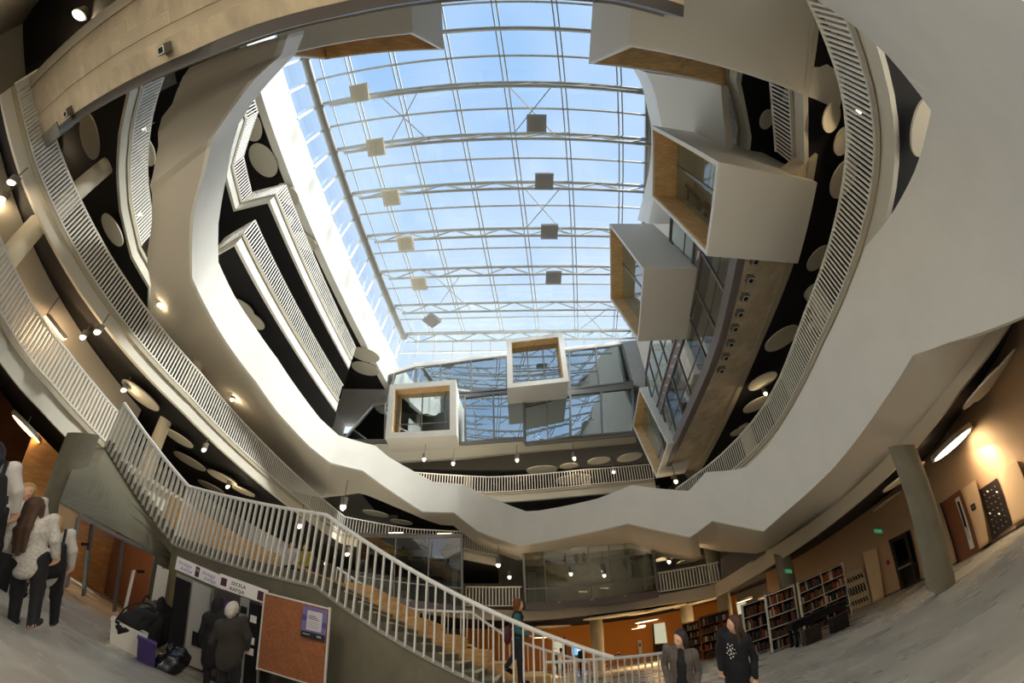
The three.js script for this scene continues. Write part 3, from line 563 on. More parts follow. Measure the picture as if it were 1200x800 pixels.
// third storey gallery at the far end
const farL3 = ink([[470, 571], [572, 578], [600, 577], [690, 569], [767, 562]], L3);
gallery('far', farL3, L3, L3u, { label: 'third storey gallery at the far end', deep: 8 });
balustrade('white baluster railing at the far end under the mirror glazed front', undefined, farL3, { gap: 0.16, w: 0.05 });
struct('ceiling_far_002', sheet(between(line((z) => -12, -24.6, -34, 11.75, 4), line((z) => 12, -24.6, -34, 11.75, 4), 10), V(0, 0.15, 0), { crease: 1 }), M.black, 'black ceiling under the far glass front', 'ceiling');
{ const g = struct('window_5', sheet(quad(V(-8, L3, -27.5), V(0.6, L3, -27.5), V(0.6, L3 + 0.15, -27.5), V(-8, L3 + 0.15, -27.5), 8, 1), V(0, 0, -0.1)), M.steel, 'pale glass screen behind the far third storey railing', 'window');
  for (let k = 0; k < 5; k++) mk('pane', paneGeo(V(-8 + k * 1.7, L3 + 0.1, -27.5), V(-6.36 + k * 1.7, L3 + 0.1, -27.5), V(-6.36 + k * 1.7, L3 + 1.75, -27.5), V(-8 + k * 1.7, L3 + 1.75, -27.5)), M.glassMilky, g);
  mk('head_rail', sheet(quad(V(-8, L3 + 1.75, -27.5), V(0.6, L3 + 1.75, -27.5), V(0.6, L3 + 1.95, -27.5), V(-8, L3 + 1.95, -27.5), 8, 1), V(0, 0, -0.1)), M.fascia, g); }

// ---------------------------------------------------------------- right side: concrete soffit, glazed corner, upper wall
const soIn = ink([[884, 240], [870, 300], [847, 398], [835, 432], [816, 475], [797, 516], [785, 545]], L3u), soOut = ink([[957, 180], [932, 300], [892, 400], [870, 452], [853, 490], [835, 525], [820, 552]], L3u);
{
  const n = 6, a = [], b = [];
  for (let i = 0; i + 1 < soIn.length; i++) for (let k = 0; k < n; k++) { a.push(lerpV(soIn[i], soIn[i + 1], k / n)); b.push(lerpV(soOut[i], soOut[i + 1], k / n)); }
  a.push(soIn[6]); b.push(soOut[6]);
  const so = struct('ceiling_right_003', sheet(between(a, b.map((p, i) => lerpV(a[i], p, 0.86)), 4), V(0, 0.5, 0), { crease: 1 }), M.concrete, 'raw concrete soffit with square downlights on the right', 'ceiling');
  mk('edge_trim', sheet(between(b.map((p, i) => lerpV(a[i], p, 0.86).add(V(0, -0.06, 0))), shiftP(b, 0, -0.06, 0), 1), V(0, 0.6, 0), { crease: 1 }), M.beigeTrim, so);
  mk('edge_steel', sheet(between(shiftP(a, -0.2, -0.05, 0), shiftP(a, 0.1, -0.05, 0), 1), V(0, 0.45, 0), { crease: 1 }), M.mauveSteel, so);
  struct('floor_right_003', sheet(between(raise(a, 0.52), raise(b, 0.52).map((p) => radial(p, 7)), 5), V(0, 0.05, 0), { crease: 1 }), M.greyWall, 'grey floor of the third storey on the right', 'floor');
  struct('ceiling_right_004', sheet(between(b.map((p) => radial(V(p.x, L3u + 0.05, p.z), 0)), b.map((p) => radial(V(p.x, L3u + 0.05, p.z), 8)), 4), V(0, 0.15, 0), { crease: 1 }), M.black, 'black ceiling over the second storey gallery on the right', 'ceiling');
  // small square downlights
  for (const [x, y] of [[886, 307], [880, 329], [874, 350], [868, 369], [862, 386], [857, 404], [851, 420], [846, 435]]) {
    const c = onH(x, y, L3u - 0.16), g = thing('square_downlight', 'small square grey downlight in the row on the concrete soffit', 'downlight', 'square downlights on the concrete soffit'), e = 0.13, s = (k, h) => quad(V(c.x - k, c.y + h, c.z - k), V(c.x + k, c.y + h, c.z - k), V(c.x + k, c.y + h, c.z + k), V(c.x - k, c.y + h, c.z + k), 1, 1);
    const hs = mk('housing', sheet(s(e, 0), V(0, 0.17, 0)), M.lampHousing, g), rm = mk('rim', sheet(s(e * 0.8, -0.006), V(0, 0.02, 0)), M.whiteSteel, hs); mk('lens', sheet(s(e * 0.6, -0.012), V(0, 0.02, 0)), M.black, hs); settle(g, hall(c));
  }
  // glazed corner above the soffit: bays of glass between steel posts, storey by storey
  const w = thing('glazed_corner', 'glazed corner rooms above the concrete soffit on the right, warm light painted as an orange inner wall', 'glass wall'); w.userData.kind = 'structure';
  const B = dens(soIn.slice(1), 2.6).map((p) => V(p.x - 0.1, p.y, p.z));
  for (const [h0, h1] of [[L3u + 0.15, L4u], [L4 + 0.1, L5u]]) {
    for (let i = 0; i < B.length; i++) {
      mk('post', sweep([V(B[i].x, h0, B[i].z), V(B[i].x, (h0 + h1) / 2, B[i].z), V(B[i].x, h1, B[i].z)], 0.06, { seg: 4 }), M.mauveSteel, w);
      if (i) mk('pane', paneGeo(V(B[i - 1].x, h0, B[i - 1].z), V(B[i].x, h0, B[i].z), V(B[i].x, h1, B[i].z), V(B[i - 1].x, h1, B[i - 1].z)), M.glassTint, w);
    }
    for (const h of [h0, h0 + 1.05, h1]) mk('rail', sweep(dens(up(B, h), 1), h === h0 + 1.05 ? 0.03 : 0.08, { seg: 4 }), M.mauveSteel, w);
  }
  mk('storey_edge', sheet(between(up(dens(B, 1), L4u), up(dens(B, 1), L4 + 0.1), 1), V(0.5, 0, 0), { crease: 1 }), M.mauveSteel, w);
  mk('storey_slab', sheet(between(up(dens(B, 1), L4u), up(dens(B, 1), L4u).map((p) => radial(p, 5)), 3), V(0, 0.4, 0), { crease: 1 }), M.soffit, w);
  mk('inner_wall', sheet(between(up(dens(B, 1), L3u + 0.5).map((p) => radial(p, 3.4)), up(dens(B, 1), L4u).map((p) => radial(p, 3.4)), 2), V(0.2, 0, 0), { crease: 1 }), M.orangeWood, w);  // orange wood colour stands in for warm light inside the rooms
  settle(w, hall(soIn[3]));
  struct('wall_right_004', sheet(between(up(dens(B, 1), L4).map((p) => radial(p, 4)), up(dens(B, 1), ROOF).map((p) => radial(p, 4)), 5), V(0.2, 0, 0), { crease: 1 }), M.soffit, 'pale inner wall behind the upper glazed corner', 'wall');
}
{ // upper galleries glimpsed between the two big projecting rooms
  const e3 = ink([[927, 105], [929, 150], [931, 195]], L3), e4 = ink([[852, 90], [859, 118], [866, 150]], L4);
  e3.unshift(V(e3[0].x, L3, 2)); e4.unshift(V(e4[0].x, L4, 2)); e3.push(V(e3[3].x + 0.3, L3, -5)); e4.push(V(e4[3].x + 0.3, L4, -5));
  gallery('right_005', e3, L3, L3u, { label: 'third storey gallery on the right', deep: 8 });
  gallery('right_006', e4, L4, L4u, { label: 'fourth storey gallery on the right', deep: 8 });
  balustrade('short white railing glimpsed beside the overhead room on the right, third storey', undefined, e3.slice(1, 4), {});
  balustrade('short white railing glimpsed beside the overhead room on the right, fourth storey', undefined, e4.slice(2, 4), {});
  const Lf = [[741, 79], [752, 100], [759, 130], [763, 150], [762, 190], [755, 225], [747, 258]], Rt = [[757, 85], [767, 108], [773, 135], [776, 150], [776, 190], [768, 225], [760, 262]], far = [[845, 100], [846, 118], [848, 140], [850, 152], [850, 190], [850, 225], [850, 262]];
  const a = smooth(Lf.map(([x, y]) => onS(x, y, 6.25)), 4), b = smooth(Rt.map(([x, y]) => onS(x, y, 6.25)), 4), c = smooth(far.map(([x, y]) => onS(x, y, 6.25)), 4);
  const w = struct('wall_right_005', sheet(between(b, c, 3), V(0.25, 0, 0), { crease: 1 }), M.soffit, 'grey wall between the skylight and the upper right gallery', 'wall');
  mk('white_return', sheet(between(a, b, 1), V(0.25, 0, 0), { crease: 1 }), M.white, w);
}

// ---------------------------------------------------------------- columns
function column(p, h0, h1, r, label, group, mat = M.column) {
  const g = thing('round_column', label, 'column', group), n = 8;
  mk('shaft', sweep(Array.from({ length: n + 1 }, (_, k) => V(p.x, h0 + (h1 - h0) * k / n, p.z)), r, { seg: 20 }), mat, g);
  mk('base_collar', sweep([V(p.x, h0, p.z), V(p.x, h0 + 0.05, p.z)], r * 1.05, { seg: 20 }), mat, g);
  settle(g, hall(V(p.x, h0, p.z)));
}
for (const [n, [x, y]] of [[112, 205], [236, 418], [347, 535]].entries()) { column(onX(x, y, -12.7), L2, L3u + 0.2, 0.2, `pale round column on the left second storey gallery, ${ORD[n]} from the concrete bridge`, 'second storey columns on the left'); }
for (const [n, [x, y]] of [[22, 288], [196, 488]].entries()) column(onX(x, y, -12.6), L1, L2u + 0.2, 0.2, n ? 'pale round column behind the top of the big stair' : 'pale round column behind the first storey railing, beside the warm strip lamp', 'first storey columns on the left');
for (const [x, y, h0, h1] of [[319, 284, L4, L5u], [388, 412, L4, L5u], [282, 336, L3, L4u], [369, 467, L3, L4u], [409, 362, L5, 19.3], [352, 241, L5, 19.3]]) column(onS(x, y, -13.6), h0, h1 + 0.1, 0.2, 'pale round column standing in the upper galleries on the left', 'upper gallery columns on the left');
column(onX(940, 325, 10.3), L2, L3u + 0.1, 0.28, 'pale round column crossing behind the right railing, the nearer one', undefined);
column(onX(869, 490, 11.2), L2, L3u + 0.1, 0.3, 'pale round column behind the right railing near the far end', undefined);
for (const [n, [x, y]] of [[549.5, 553], [684, 537]].entries()) column(onZ(x, y, -25.6), L3, 11.8, 0.3, n ? 'pale round column behind the far railing, among the pale discs' : 'pale round column behind the far railing, beside the pale glass screen', 'far third storey columns');
column(onR(835, 650, 25), L1 - 0.4, L2u, 0.4, 'dark round column at the far end of the first storey beside the large glass room', undefined, M.concreteDark);

// ---------------------------------------------------------------- pale discs under the black ceilings
const discAt = (list, h, label, group) => { for (const [n, [x, y, r, k = 0.62]] of list.entries()) { const c = nearH(x, y, h), g = mk('ceiling_disc', disc(c, r * 0.92, 0.05, { rz: r * k, turn: Math.atan2(c.x, -c.z) }), M.disc); tag(g, nth(label, n), 'ceiling disc', group); } };
discAt([[164, 464, 0.95], [209, 514, 0.75], [222, 541, 0.9], [260, 560, 0.8], [285, 576, 0.62], [247, 571, 0.8]], 5.15, (o) => `pale acoustic disc, ${o} from the stair top, under the left first storey ceiling`, 'first storey discs on the left');
discAt([[104, 160, 0.95], [131, 270, 0.8]], 8.6, (o) => `pale acoustic disc, ${o} from the concrete bridge, behind the long left railing`, 'second storey discs on the left');
discAt([[172, 178, 0.7]], 11.2, 'round pale acoustic disc seen through the half hidden railing on the left');
discAt([[293, 147, 1.1], [308, 188, 1.25], [337, 228, 0.9], [357, 283, 0.9], [428, 416, 1.2], [428, 432, 1.2]], 19.05, (o) => `pale acoustic disc, ${o} from the entrance end, under the topmost left ceiling`, 'topmost discs on the left');
discAt([[284, 362, 0.7], [296, 376, 0.7]], 11.4, (o) => `small pale disc peeping over the white ribbon on the left, ${o} of two`, 'discs above the ribbon');
discAt([[975, 138, 0.5], [988, 166, 0.5], [989, 210, 0.75], [960, 303, 0.6], [917, 397, 0.85], [894, 447, 0.75], [888, 474, 0.8], [866, 506, 0.5], ], 8.55, (o) => `pale acoustic disc, ${o} from the overhead room, behind the long right railing`, 'second storey discs on the right');
discAt([[899, 140, 0.4]], 11.2, 'pale disc half hidden behind the short third storey railing on the right');
discAt([[1083, 150, 0.7]], 5.1, 'round pale acoustic disc glimpsed between the white ribbon and the right gallery', 'discs beside the ribbon on the right');
discAt([[635, 551, 1.0], [667, 546, 0.6], [702, 540, 0.75], [738, 536, 0.85], [672, 562, 1.25]], 11.0, (o) => `pale acoustic disc, ${o} from the pale glass screen, behind the far railing`, 'far third storey discs');
discAt([[440, 602, 0.9], [470, 612, 0.8]], 8.2, (o) => `pale acoustic disc above the far second storey railing, ${o} from the left gallery`, 'far second storey discs');
discAt([[782, 645, 1.0], [803, 641, 0.9], [815, 655, 1.3], [785, 653, 1.2]], 4.9, (o) => `pale disc in the dark first storey, ${o} beside the large glass room`, 'first storey discs at the far end');
discAt([[1152, 456, 0.7], [1170, 440, 0.9], [1060, 560, 0.8], [1046, 585, 0.9], [1030, 605, 1.0], [990, 640, 1.2], [960, 660, 1.2], [720, 722, 1.8], [770, 715, 1.8], [640, 735, 1.6], [600, 738, 1.5], [820, 706, 1.7]], 1.62, (o) => `pale acoustic disc under the ground floor ceiling, ${o} from the tan pilasters`, 'ground floor discs');

// ---------------------------------------------------------------- small spot lamps
const spotCan = (x, y, h, label, group, power = 0.6, r = 0.07) => {
  const c = nearH(x, y, h), g = thing('spot_lamp', label, 'spot lamp', group), p = hall(c), u = hall(V(c.x, c.y + 1, c.z)).sub(p).normalize();
  const s = mk('bulb', bulbGeo, M.lampGlow, g); s.scale.setScalar(r); s.position.copy(p);
  mk('can', sweep([p.clone().addScaledVector(u, r * 0.6), p.clone().addScaledVector(u, r * 3.2)], r * 1.15, { seg: 12, raw: true }), M.lampHousing, g);
  mk('stem', sweep([p.clone().addScaledVector(u, r * 3), p.clone().addScaledVector(u, r * 9)], r * 0.2, { seg: 6, raw: true }), M.lampHousing, g);
  if (power) { const l = new THREE.PointLight(0xffe2b4, power, 0, 2); l.name = 'spot_light'; l.position.copy(p).addScaledVector(u, -r * 1.3); l.castShadow = true; g.add(l); }
  settle(g, p);
};
const bulbGeo = new THREE.SphereGeometry(1, 12, 8);
for (const [x, y] of [[13, 214], [2, 233], [114, 389], [97, 395], [145, 457], [239, 527], [267, 570]]) spotCan(x, y, 4.9, 'small glowing spot lamp under the black first storey ceiling on the left', 'first storey spot lamps on the left');
for (const [x, y] of [[92, 18], [15, 97]]) spotCan(x, y, 8.8, 'bright spot lamp on the black ceiling beyond the concrete bridge', 'spot lamps beyond the bridge', 3, 0.13);
for (const [x, y] of [[169, 151], [164, 251]]) spotCan(x, y, 11.3, 'tiny spot lamp behind the half hidden railing on the left', 'spot lamps behind the half hidden railing', 0.5);
for (const [x, y] of [[187, 357], [272, 468], [53, 168]]) spotCan(x, y, 8.3, 'small spot lamp under the grey ribbon soffit on the left', 'second storey spot lamps on the left');
spotCan(1006, 131, 7.9, 'small glowing spot lamp behind the long right railing'); spotCan(897, 461, 8.3, 'small spot lamp between two pale discs near the far right');
for (const [n, [x, y]] of [[497, 538], [531, 543], [606, 539], [673, 537], [719, 553]].entries()) spotCan(x, y, 10.9, `small glowing spot lamp over the far railing, ${ORD[n]} from the left galleries`, 'far third storey spot lamps', 1.2, 0.1);
spotCan(792, 564, 8.0, 'small spot lamp under the lowest projecting room', undefined, 0.8, 0.1);
for (const [x, y] of [[797, 640], [784, 658], [351, 616], [407, 649], [382, 660], [402, 594], [584, 662], [597, 676]]) spotCan(x, y, 4.6, 'small glowing spot lamp in the dark first storey at the far end', 'far first storey spot lamps', 1.2, 0.1);

// ---------------------------------------------------------------- ground floor: walls
const wallR = lut([[28, 24], [36, 21.5], [43.1, 18.2], [46.1, 17], [50.3, 15.8], [58.7, 13.3], [69.1, 10.7], [80, 9.3], [95, 8.6], [110, 8.4]]);
const azOf = (x, y) => azel([x, y])[0];
const onW = (x, y, d = 0) => onR(x, y, wallR(azOf(x, y)) - d);
const toward = (d) => (p) => outward(p, d);
const panel = (name, q, fn, t, mat, parent, ud) => mk(name, sheet(quad(...q.map(([x, y]) => fn(x, y)), 4, 4), toward(t), { crease: 0.5 }), mat, parent, ud);
{
  const A = []; for (let a = 33; a <= 104; a += 2) A.push(polar(a, wallR(a), FLOOR));
  struct('wall_ground_right', sheet(between(A, up(A, L1u + 0.1), 6), (p) => outward(p, 0.2), { crease: 1 }), M.tanWall, 'tan plastered wall with doors along the right of the ground floor', 'wall');
  struct('baseboard_right', sheet(between(A.map((p) => radial(p, -0.03)), raise(A, 0.07).map((p) => radial(p, -0.03)), 1), (p) => outward(p, 0.05), { crease: 1 }), M.darkSteel, 'thin dark skirting along the right wall', 'skirting');
  const zf = -32;
  struct('wall_ground_far', sheet(quad(V(-4, FLOOR, zf), V(20, FLOOR, zf), V(20, L1u + 0.2, zf), V(-4, L1u + 0.2, zf), 16, 4), V(0, 0, -0.2), { crease: 1 }), M.orange, 'deep orange wall at the far end of the ground floor', 'wall');
  struct('wall_first_far', sheet(quad(V(-14, L1, -31), V(16, L1, -31), V(16, L2u, -31), V(-14, L2u, -31), 14, 3), V(0, 0, -0.2), { crease: 1 }), M.darkWall, 'dark back wall of the first storey at the far end', 'wall');
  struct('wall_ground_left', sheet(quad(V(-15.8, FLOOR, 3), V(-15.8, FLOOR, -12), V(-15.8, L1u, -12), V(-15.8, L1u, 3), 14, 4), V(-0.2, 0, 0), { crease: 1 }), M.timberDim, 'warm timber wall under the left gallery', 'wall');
  struct('wall_first_left', sheet(quad(V(-13.7, L1, 3), V(-13.7, L1, -9), V(-13.7, L2u, -9), V(-13.7, L2u, 3), 14, 4), V(-0.2, 0, 0), { crease: 1 }), M.greyWall, 'grey panelled wall behind the first storey gallery on the left', 'wall');
}
for (const [q, nm] of [[[[1011, 647], [1027, 642], [1036, 700], [1023, 707]], 'tan pilaster between the hook board and the glazed door'], [[[1169, 552], [1192, 540], [1212, 600], [1187, 614]], 'tan pilaster beside the dark perforated panel'], [[[1126, 574], [1143, 562], [1159, 635], [1148, 644]], 'tan pilaster between the brown door and the dark perforated panel']]) {
  const g = thing('wall_pilaster', nm, 'pilaster'); panel('face', q, (x, y) => onW(x, y, 0.22), 0.22, M.tanLight, g); panel('foot_strip', [[q[3][0], q[3][1] - 3], [q[2][0], q[2][1] - 3], q[2], q[3]], (x, y) => onW(x, y, 0.24), 0.02, M.tanWall, g); settle(g, onW(...q[3]) && hall(onW(...q[3])));
}

// doors on the right
{
  const d = struct('door_1', sheet(quad(onW(1041, 633, 0.06), onW(1066.5, 620, 0.06), onW(1079.6, 681, 0.06), onW(1056, 694, 0.06), 3, 3), toward(0.1)), M.darkBrown, 'dark framed glazed door beside the tan pilaster', 'door');
  panel('glass', [[1046.5, 636], [1059, 630], [1066, 657], [1053, 664]], (x, y) => onW(x, y, 0.09), 0.02, M.glassDark, d);
  panel('glass', [[1054, 668], [1067, 661], [1073, 681], [1059, 689]], (x, y) => onW(x, y, 0.09), 0.02, M.glassDark, d);
  panel('side_light', [[1062, 625], [1065, 623], [1077, 678], [1074, 680]], (x, y) => onW(x, y, 0.09), 0.02, M.glassDark, d);
  mk('push_bar', sweep([onW(1053, 667, 0.16), onW(1067, 660, 0.16)], 0.025, { seg: 6 }), M.steel, d);
  const e = struct('door_2', sheet(quad(onW(1103, 589, 0.06), onW(1125, 573, 0.06), onW(1148, 645, 0.06), onW(1124, 660, 0.06), 3, 3), toward(0.1)), M.brownDoor, 'brown timber door with a tall narrow window', 'door');
  panel('narrow_window', [[1119, 585], [1124, 581], [1142, 641], [1137, 644]], (x, y) => onW(x, y, 0.1), 0.03, M.milk, e);
  panel('narrow_window_dark', [[1121.5, 588], [1124, 587], [1134, 620], [1131.5, 622]], (x, y) => onW(x, y, 0.12), 0.02, M.black, e);
  mk('handle', sweep([onW(1131, 617, 0.2), onW(1136, 632, 0.2)], 0.02, { seg: 6 }), M.steel, e);
  panel('frame', [[1101, 590], [1103, 588.5], [1124, 660], [1122, 661]], (x, y) => onW(x, y, 0.1), 0.1, M.darkBrown, e);
}
{ const g = thing('perforated_panel', 'dark perforated metal panel on the right wall with small round fittings', 'wall panel');
  const q = [[1147, 574], [1168, 560], [1186, 614], [1163, 633]]; panel('sheet', q, (x, y) => onW(x, y, 0.05), 0.05, M.darkBrown, g);
  const P = q.map(([x, y]) => onW(x, y, 0.07));
  for (let i = 1; i < 8; i++) for (let j = 1; j < 5; j++) { const p = lerpV(lerpV(P[0], P[1], j / 5), lerpV(P[3], P[2], j / 5), i / 8 + 0.02 * (j % 2)); const m = mk('stud', bulbGeo, (i * 5 + j) % 7 ? M.mauveSteel : M.milk, g); m.position.copy(hall(p)); m.scale.setScalar((i * 5 + j) % 7 ? 0.014 : 0.022); }
  settle(g, hall(P[3])); }
{ const g = thing('wall_sign', 'small dark square sign beside the brown door', 'sign'); panel('plate', [[1137, 592], [1142, 589], [1144, 596], [1139, 599]], (x, y) => onW(x, y, 0.25), 0.02, M.black, g); panel('mark', [[1139, 593], [1141, 592], [1142, 595], [1140, 596]], (x, y) => onW(x, y, 0.262), 0.01, M.mauveSteel, g); settle(g, hall(onW(1140, 595, 0.25))); }
{ const g = thing('wall_notice', 'small notice with a red mark beside the glazed door', 'sign'); panel('sheet', [[1032, 658], [1041, 654], [1043, 664], [1034, 668]], (x, y) => onW(x, y, 0.06), 0.02, M.paperTan, g); panel('red_mark', [[1038.5, 657], [1042, 656], [1043, 661], [1039.5, 662]], (x, y) => onW(x, y, 0.08), 0.01, M.redMark, g); settle(g, hall(onW(1038, 662, 0.06))); }
function exitSign(x, y, R, w, label) {
  const c = onR(x, y, R), g = thing('exit_sign', label, 'exit sign');
  const hw = w / 2, hh = w * 0.3;
  mk('case', box(w, hh * 2, 0.05), M.exitCase, g); mk('face', box(w * 0.94, hh * 1.8, 0.01, 0, 0, 0.03), M.exitGlow, g);
  const fig = (nm, gg) => mk(nm, gg, M.milk, g);
  fig('running_figure', mergeGeometries([box(0.05 * w / 0.3, 0.07 * w / 0.3, 0.008, -0.05 * w / 0.3, 0, 0.04), box(0.03 * w / 0.3, 0.03 * w / 0.3, 0.008, -0.04 * w / 0.3, 0.06 * w / 0.3, 0.04), box(0.08 * w / 0.3, 0.02 * w / 0.3, 0.008, -0.06 * w / 0.3, -0.05 * w / 0.3, 0.04)])); fig('arrow', box(0.1 * w / 0.3, 0.025 * w / 0.3, 0.008, 0.06 * w / 0.3, 0, 0.04));
  stand(g, c, Math.atan2(-c.x, -c.z) * 180 / Math.PI);
}
exitSign(1029, 622, 15.2, 0.26, 'green running man exit sign above the tan pilaster');
exitSign(924, 669, 17.6, 0.3, 'green running man exit sign on the round column by the bookshelves');
{ const g = thing('hook_board', 'white board with three rows of hooks beside the bookshelf', 'hook board'), q = [[987, 674], [1011, 664], [1021, 707], [995, 717]]; panel('board', q, (x, y) => onW(x, y, 0.08), 0.08, M.cream, g);
  const P = q.map(([x, y]) => onW(x, y, 0.12)); for (const v of [0.2, 0.45, 0.56, 0.82]) for (let i = 1; i < 8; i++) { const p = hall(lerpV(lerpV(P[0], P[1], i / 8), lerpV(P[3], P[2], i / 8), v)), m = mk('hook', unitBox, M.darkBrown, g); m.position.copy(p); m.scale.set(0.04, 0.12, 0.04); } settle(g, hall(P[3])); }

// columns of the ground floor
column(V(8.35, 0, -5.65), FLOOR, L1u + 0.2, 0.22, 'grey concrete column lit orange on one side, standing free on the right', undefined, M.concreteDark);
column(onR(926, 700, 18.4), FLOOR, L1u + 0.2, 0.3, 'grey concrete column carrying a green exit sign by the bookshelves', undefined, M.concreteDark);
column(onR(700, 750, 24.5), FLOOR, L1u, 0.36, 'grey concrete column before the orange wall', undefined, M.concreteDark);
column(onR(808, 745, 25.5), FLOOR, L1u, 0.33, 'grey concrete column between the orange wall and the orange shelves', undefined, M.concreteDark);
column(onR(850, 715, 23.5), FLOOR, L1u, 0.33, 'grey concrete column with a warm lit edge beside the woman in black', undefined, M.concreteDark);

// bookshelves with rows of books
const bookMats = [std(0x8a3a26), std(0x40352c), std(0xb9b2a2), std(0x2e3b49), std(0x5a4a30), std(0x8f5a30)];
function shelf(label, group, w, h, d, rows, at, az, mat, k = 1, cols = 1) {
  const g = thing('bookshelf', label, 'bookshelf', group);
  for (const s of [-1, 1]) mk('side_panel', box(0.04, h, d, s * w / 2, h / 2, 0), mat, g);
  mk('back_panel', box(w, h, 0.02, 0, h / 2, -d / 2 + 0.01), M.darkBrown, g);
  const boards = []; for (let r = 0; r <= rows; r++) boards.push(mk('shelf_board', box(w, 0.03, d, 0, 0.05 + (h - 0.1) * r / rows, 0), mat, g));
  const rowsOf = [];
  for (let c = 1; c < cols; c++) mk('divider', box(0.03, h, d, -w / 2 + w * c / cols, h / 2, 0), mat, g);
  for (let r = 0; r < rows; r++) {
    const y0 = 0.07 + (h - 0.1) * r / rows, sh = (h - 0.1) / rows; let x = -w / 2 + 0.05; const by = bookMats.map(() => []);
    while (x < w / 2 - 0.08) { const bw = 0.025 + 0.04 * rnd(), bh = sh * (0.5 + 0.36 * rnd()); if (rnd() > 0.12) by[Math.floor(rnd() * bookMats.length)].push(box(bw * 0.94, bh, d * 0.7, x + bw / 2, y0 + bh / 2, 0.02 * rnd())); x += bw; }
    by.forEach((l, i) => l.length && rowsOf.push([r, mk('book_row', mergeGeometries(l), bookMats[i], g, { kind: 'stuff' })]));
  }
  bendIn(g, at, az, k); for (const [r, m] of rowsOf) boards[r].add(m); return g;
}
const face = (p, extra = 0) => Math.atan2(-p.x, -p.z) * 180 / Math.PI + extra;
{ let p = onH(972, 733, FLOOR); shelf('wide white bookshelf behind the black bench, beside the hook board', undefined, 1.75, 2.1, 0.35, 5, onR(970, 726, 15.6).setY(FLOOR), face(p, 14), M.milkPaint, 1, 2);
  p = onH(922, 758, FLOOR); shelf('white bookshelf with books, standing free beside the column with the exit sign', undefined, 0.95, 2.05, 0.4, 5, p, face(p, 8), M.milkPaint);
  p = onH(891, 766, FLOOR); shelf('white bookshelf with red lit books, behind the woman in black', undefined, 0.85, 2.0, 0.4, 4, V(p.x * 1.02, FLOOR, p.z * 1.02), face(p, 8), M.milkPaint);
  p = onR(822, 773, 20); shelf('timber bookshelf glowing orange by the far wall, the slimmer one', undefined, 1.4, 2.0, 0.4, 5, V(p.x, FLOOR, p.z), face(p), M.orangeWood);
  p = onR(842, 770, 19); shelf('timber bookshelf glowing orange by the far wall, nearer to the column', undefined, 1.3, 2.1, 0.4, 5, V(p.x, FLOOR, p.z), face(p), M.orangeWood); }
{ const p = onH(960, 746, FLOOR), g = thing('long_bench', 'long black table with benches before the white bookshelf', 'table');
  mk('top', box(1.9, 0.08, 0.7, 0, 0.8, 0), M.black, g); mk('apron', box(1.8, 0.2, 0.6, 0, 0.68, 0), M.black, g); for (const s of [-1, 1]) for (const t of [-1, 1]) mk('leg', box(0.09, 0.7, 0.09, s * 0.82, 0.35, t * 0.27), M.black, g); mk('stool', box(0.5, 0.5, 0.4, 0.4, 0.25, 0.75), M.black, g); mk('stool', box(0.5, 0.5, 0.4, -0.5, 0.25, 0.75), M.darkBrown, g); bendIn(g, p, face(p, 20)); }

// far orange wall: doors, windows, screen, notices
const farW = (x, y, d = 0) => onZ(x, y, -32 + d);
{
  const w1 = struct('window_6', sheet(quad(farW(766, 731, 0.1), farW(779, 729, 0.1), farW(782, 753, 0.1), farW(768, 754, 0.1), 2, 2), V(0, 0, -0.1)), M.milkGlow, 'pale lit window in the orange wall', 'window'); panel('lower_panel', [[768, 755], [782, 753], [783, 766], [769, 768]], (x, y) => farW(x, y, 0.1), 0.05, M.darkBrown, w1); panel('frame', [[764.5, 731], [766, 731], [768.5, 768], [766.5, 768]], (x, y) => farW(x, y, 0.15), 0.1, M.darkBrown, w1);
  const w2 = struct('window_7', sheet(quad(farW(648, 752, 0.1), farW(660, 750, 0.1), farW(661, 785, 0.1), farW(649, 787, 0.1), 2, 2), V(0, 0, -0.1)), M.milkGlow, 'pale lit glass door in the orange wall beside the blue screen', 'window'); panel('frame', [[660, 746], [662.5, 746], [664, 790], [661, 790]], (x, y) => farW(x, y, 0.15), 0.1, M.darkBrown, w2);
  const w3 = struct('window_8', sheet(quad(onR(863, 708, 23), onR(874, 705, 23), onR(876, 717, 23), onR(865, 720, 23), 2, 2), toward(0.05)), M.milkGlow, 'small pale lit window above the bookshelves', 'window');
}
{ const c = farW(677, 762, 1.2), g = thing('wall_screen', 'glowing blue information screen before the orange wall', 'screen'); mk('case', box(1.15, 0.75, 0.06), M.black, g); mk('display', box(1.08, 0.68, 0.01, 0, 0, 0.036), M.screenBlue, g); mk('window_pane', box(0.5, 0.4, 0.01, 0.2, -0.05, 0.043), M.screenPale, g); stand(g, c, 0); }
{ const c = farW(750, 758, 0.2), g = thing('wall_notice_board', 'narrow white notice strip on the orange wall', 'notice'); mk('strip', box(0.32, 1.15, 0.04), M.milk, g); mk('print', box(0.2, 0.3, 0.01, 0, 0.2, 0.026), M.mauveSteel, g); stand(g, c, 0); }
{ const c = farW(725, 766, 0.2), g = thing('wall_clock_box', 'small white box fixed to the orange wall', 'wall box'); mk('case', box(0.32, 0.22, 0.1), M.milk, g); mk('face', box(0.26, 0.12, 0.01, 0, 0, 0.055), M.black, g); stand(g, c, 0); }

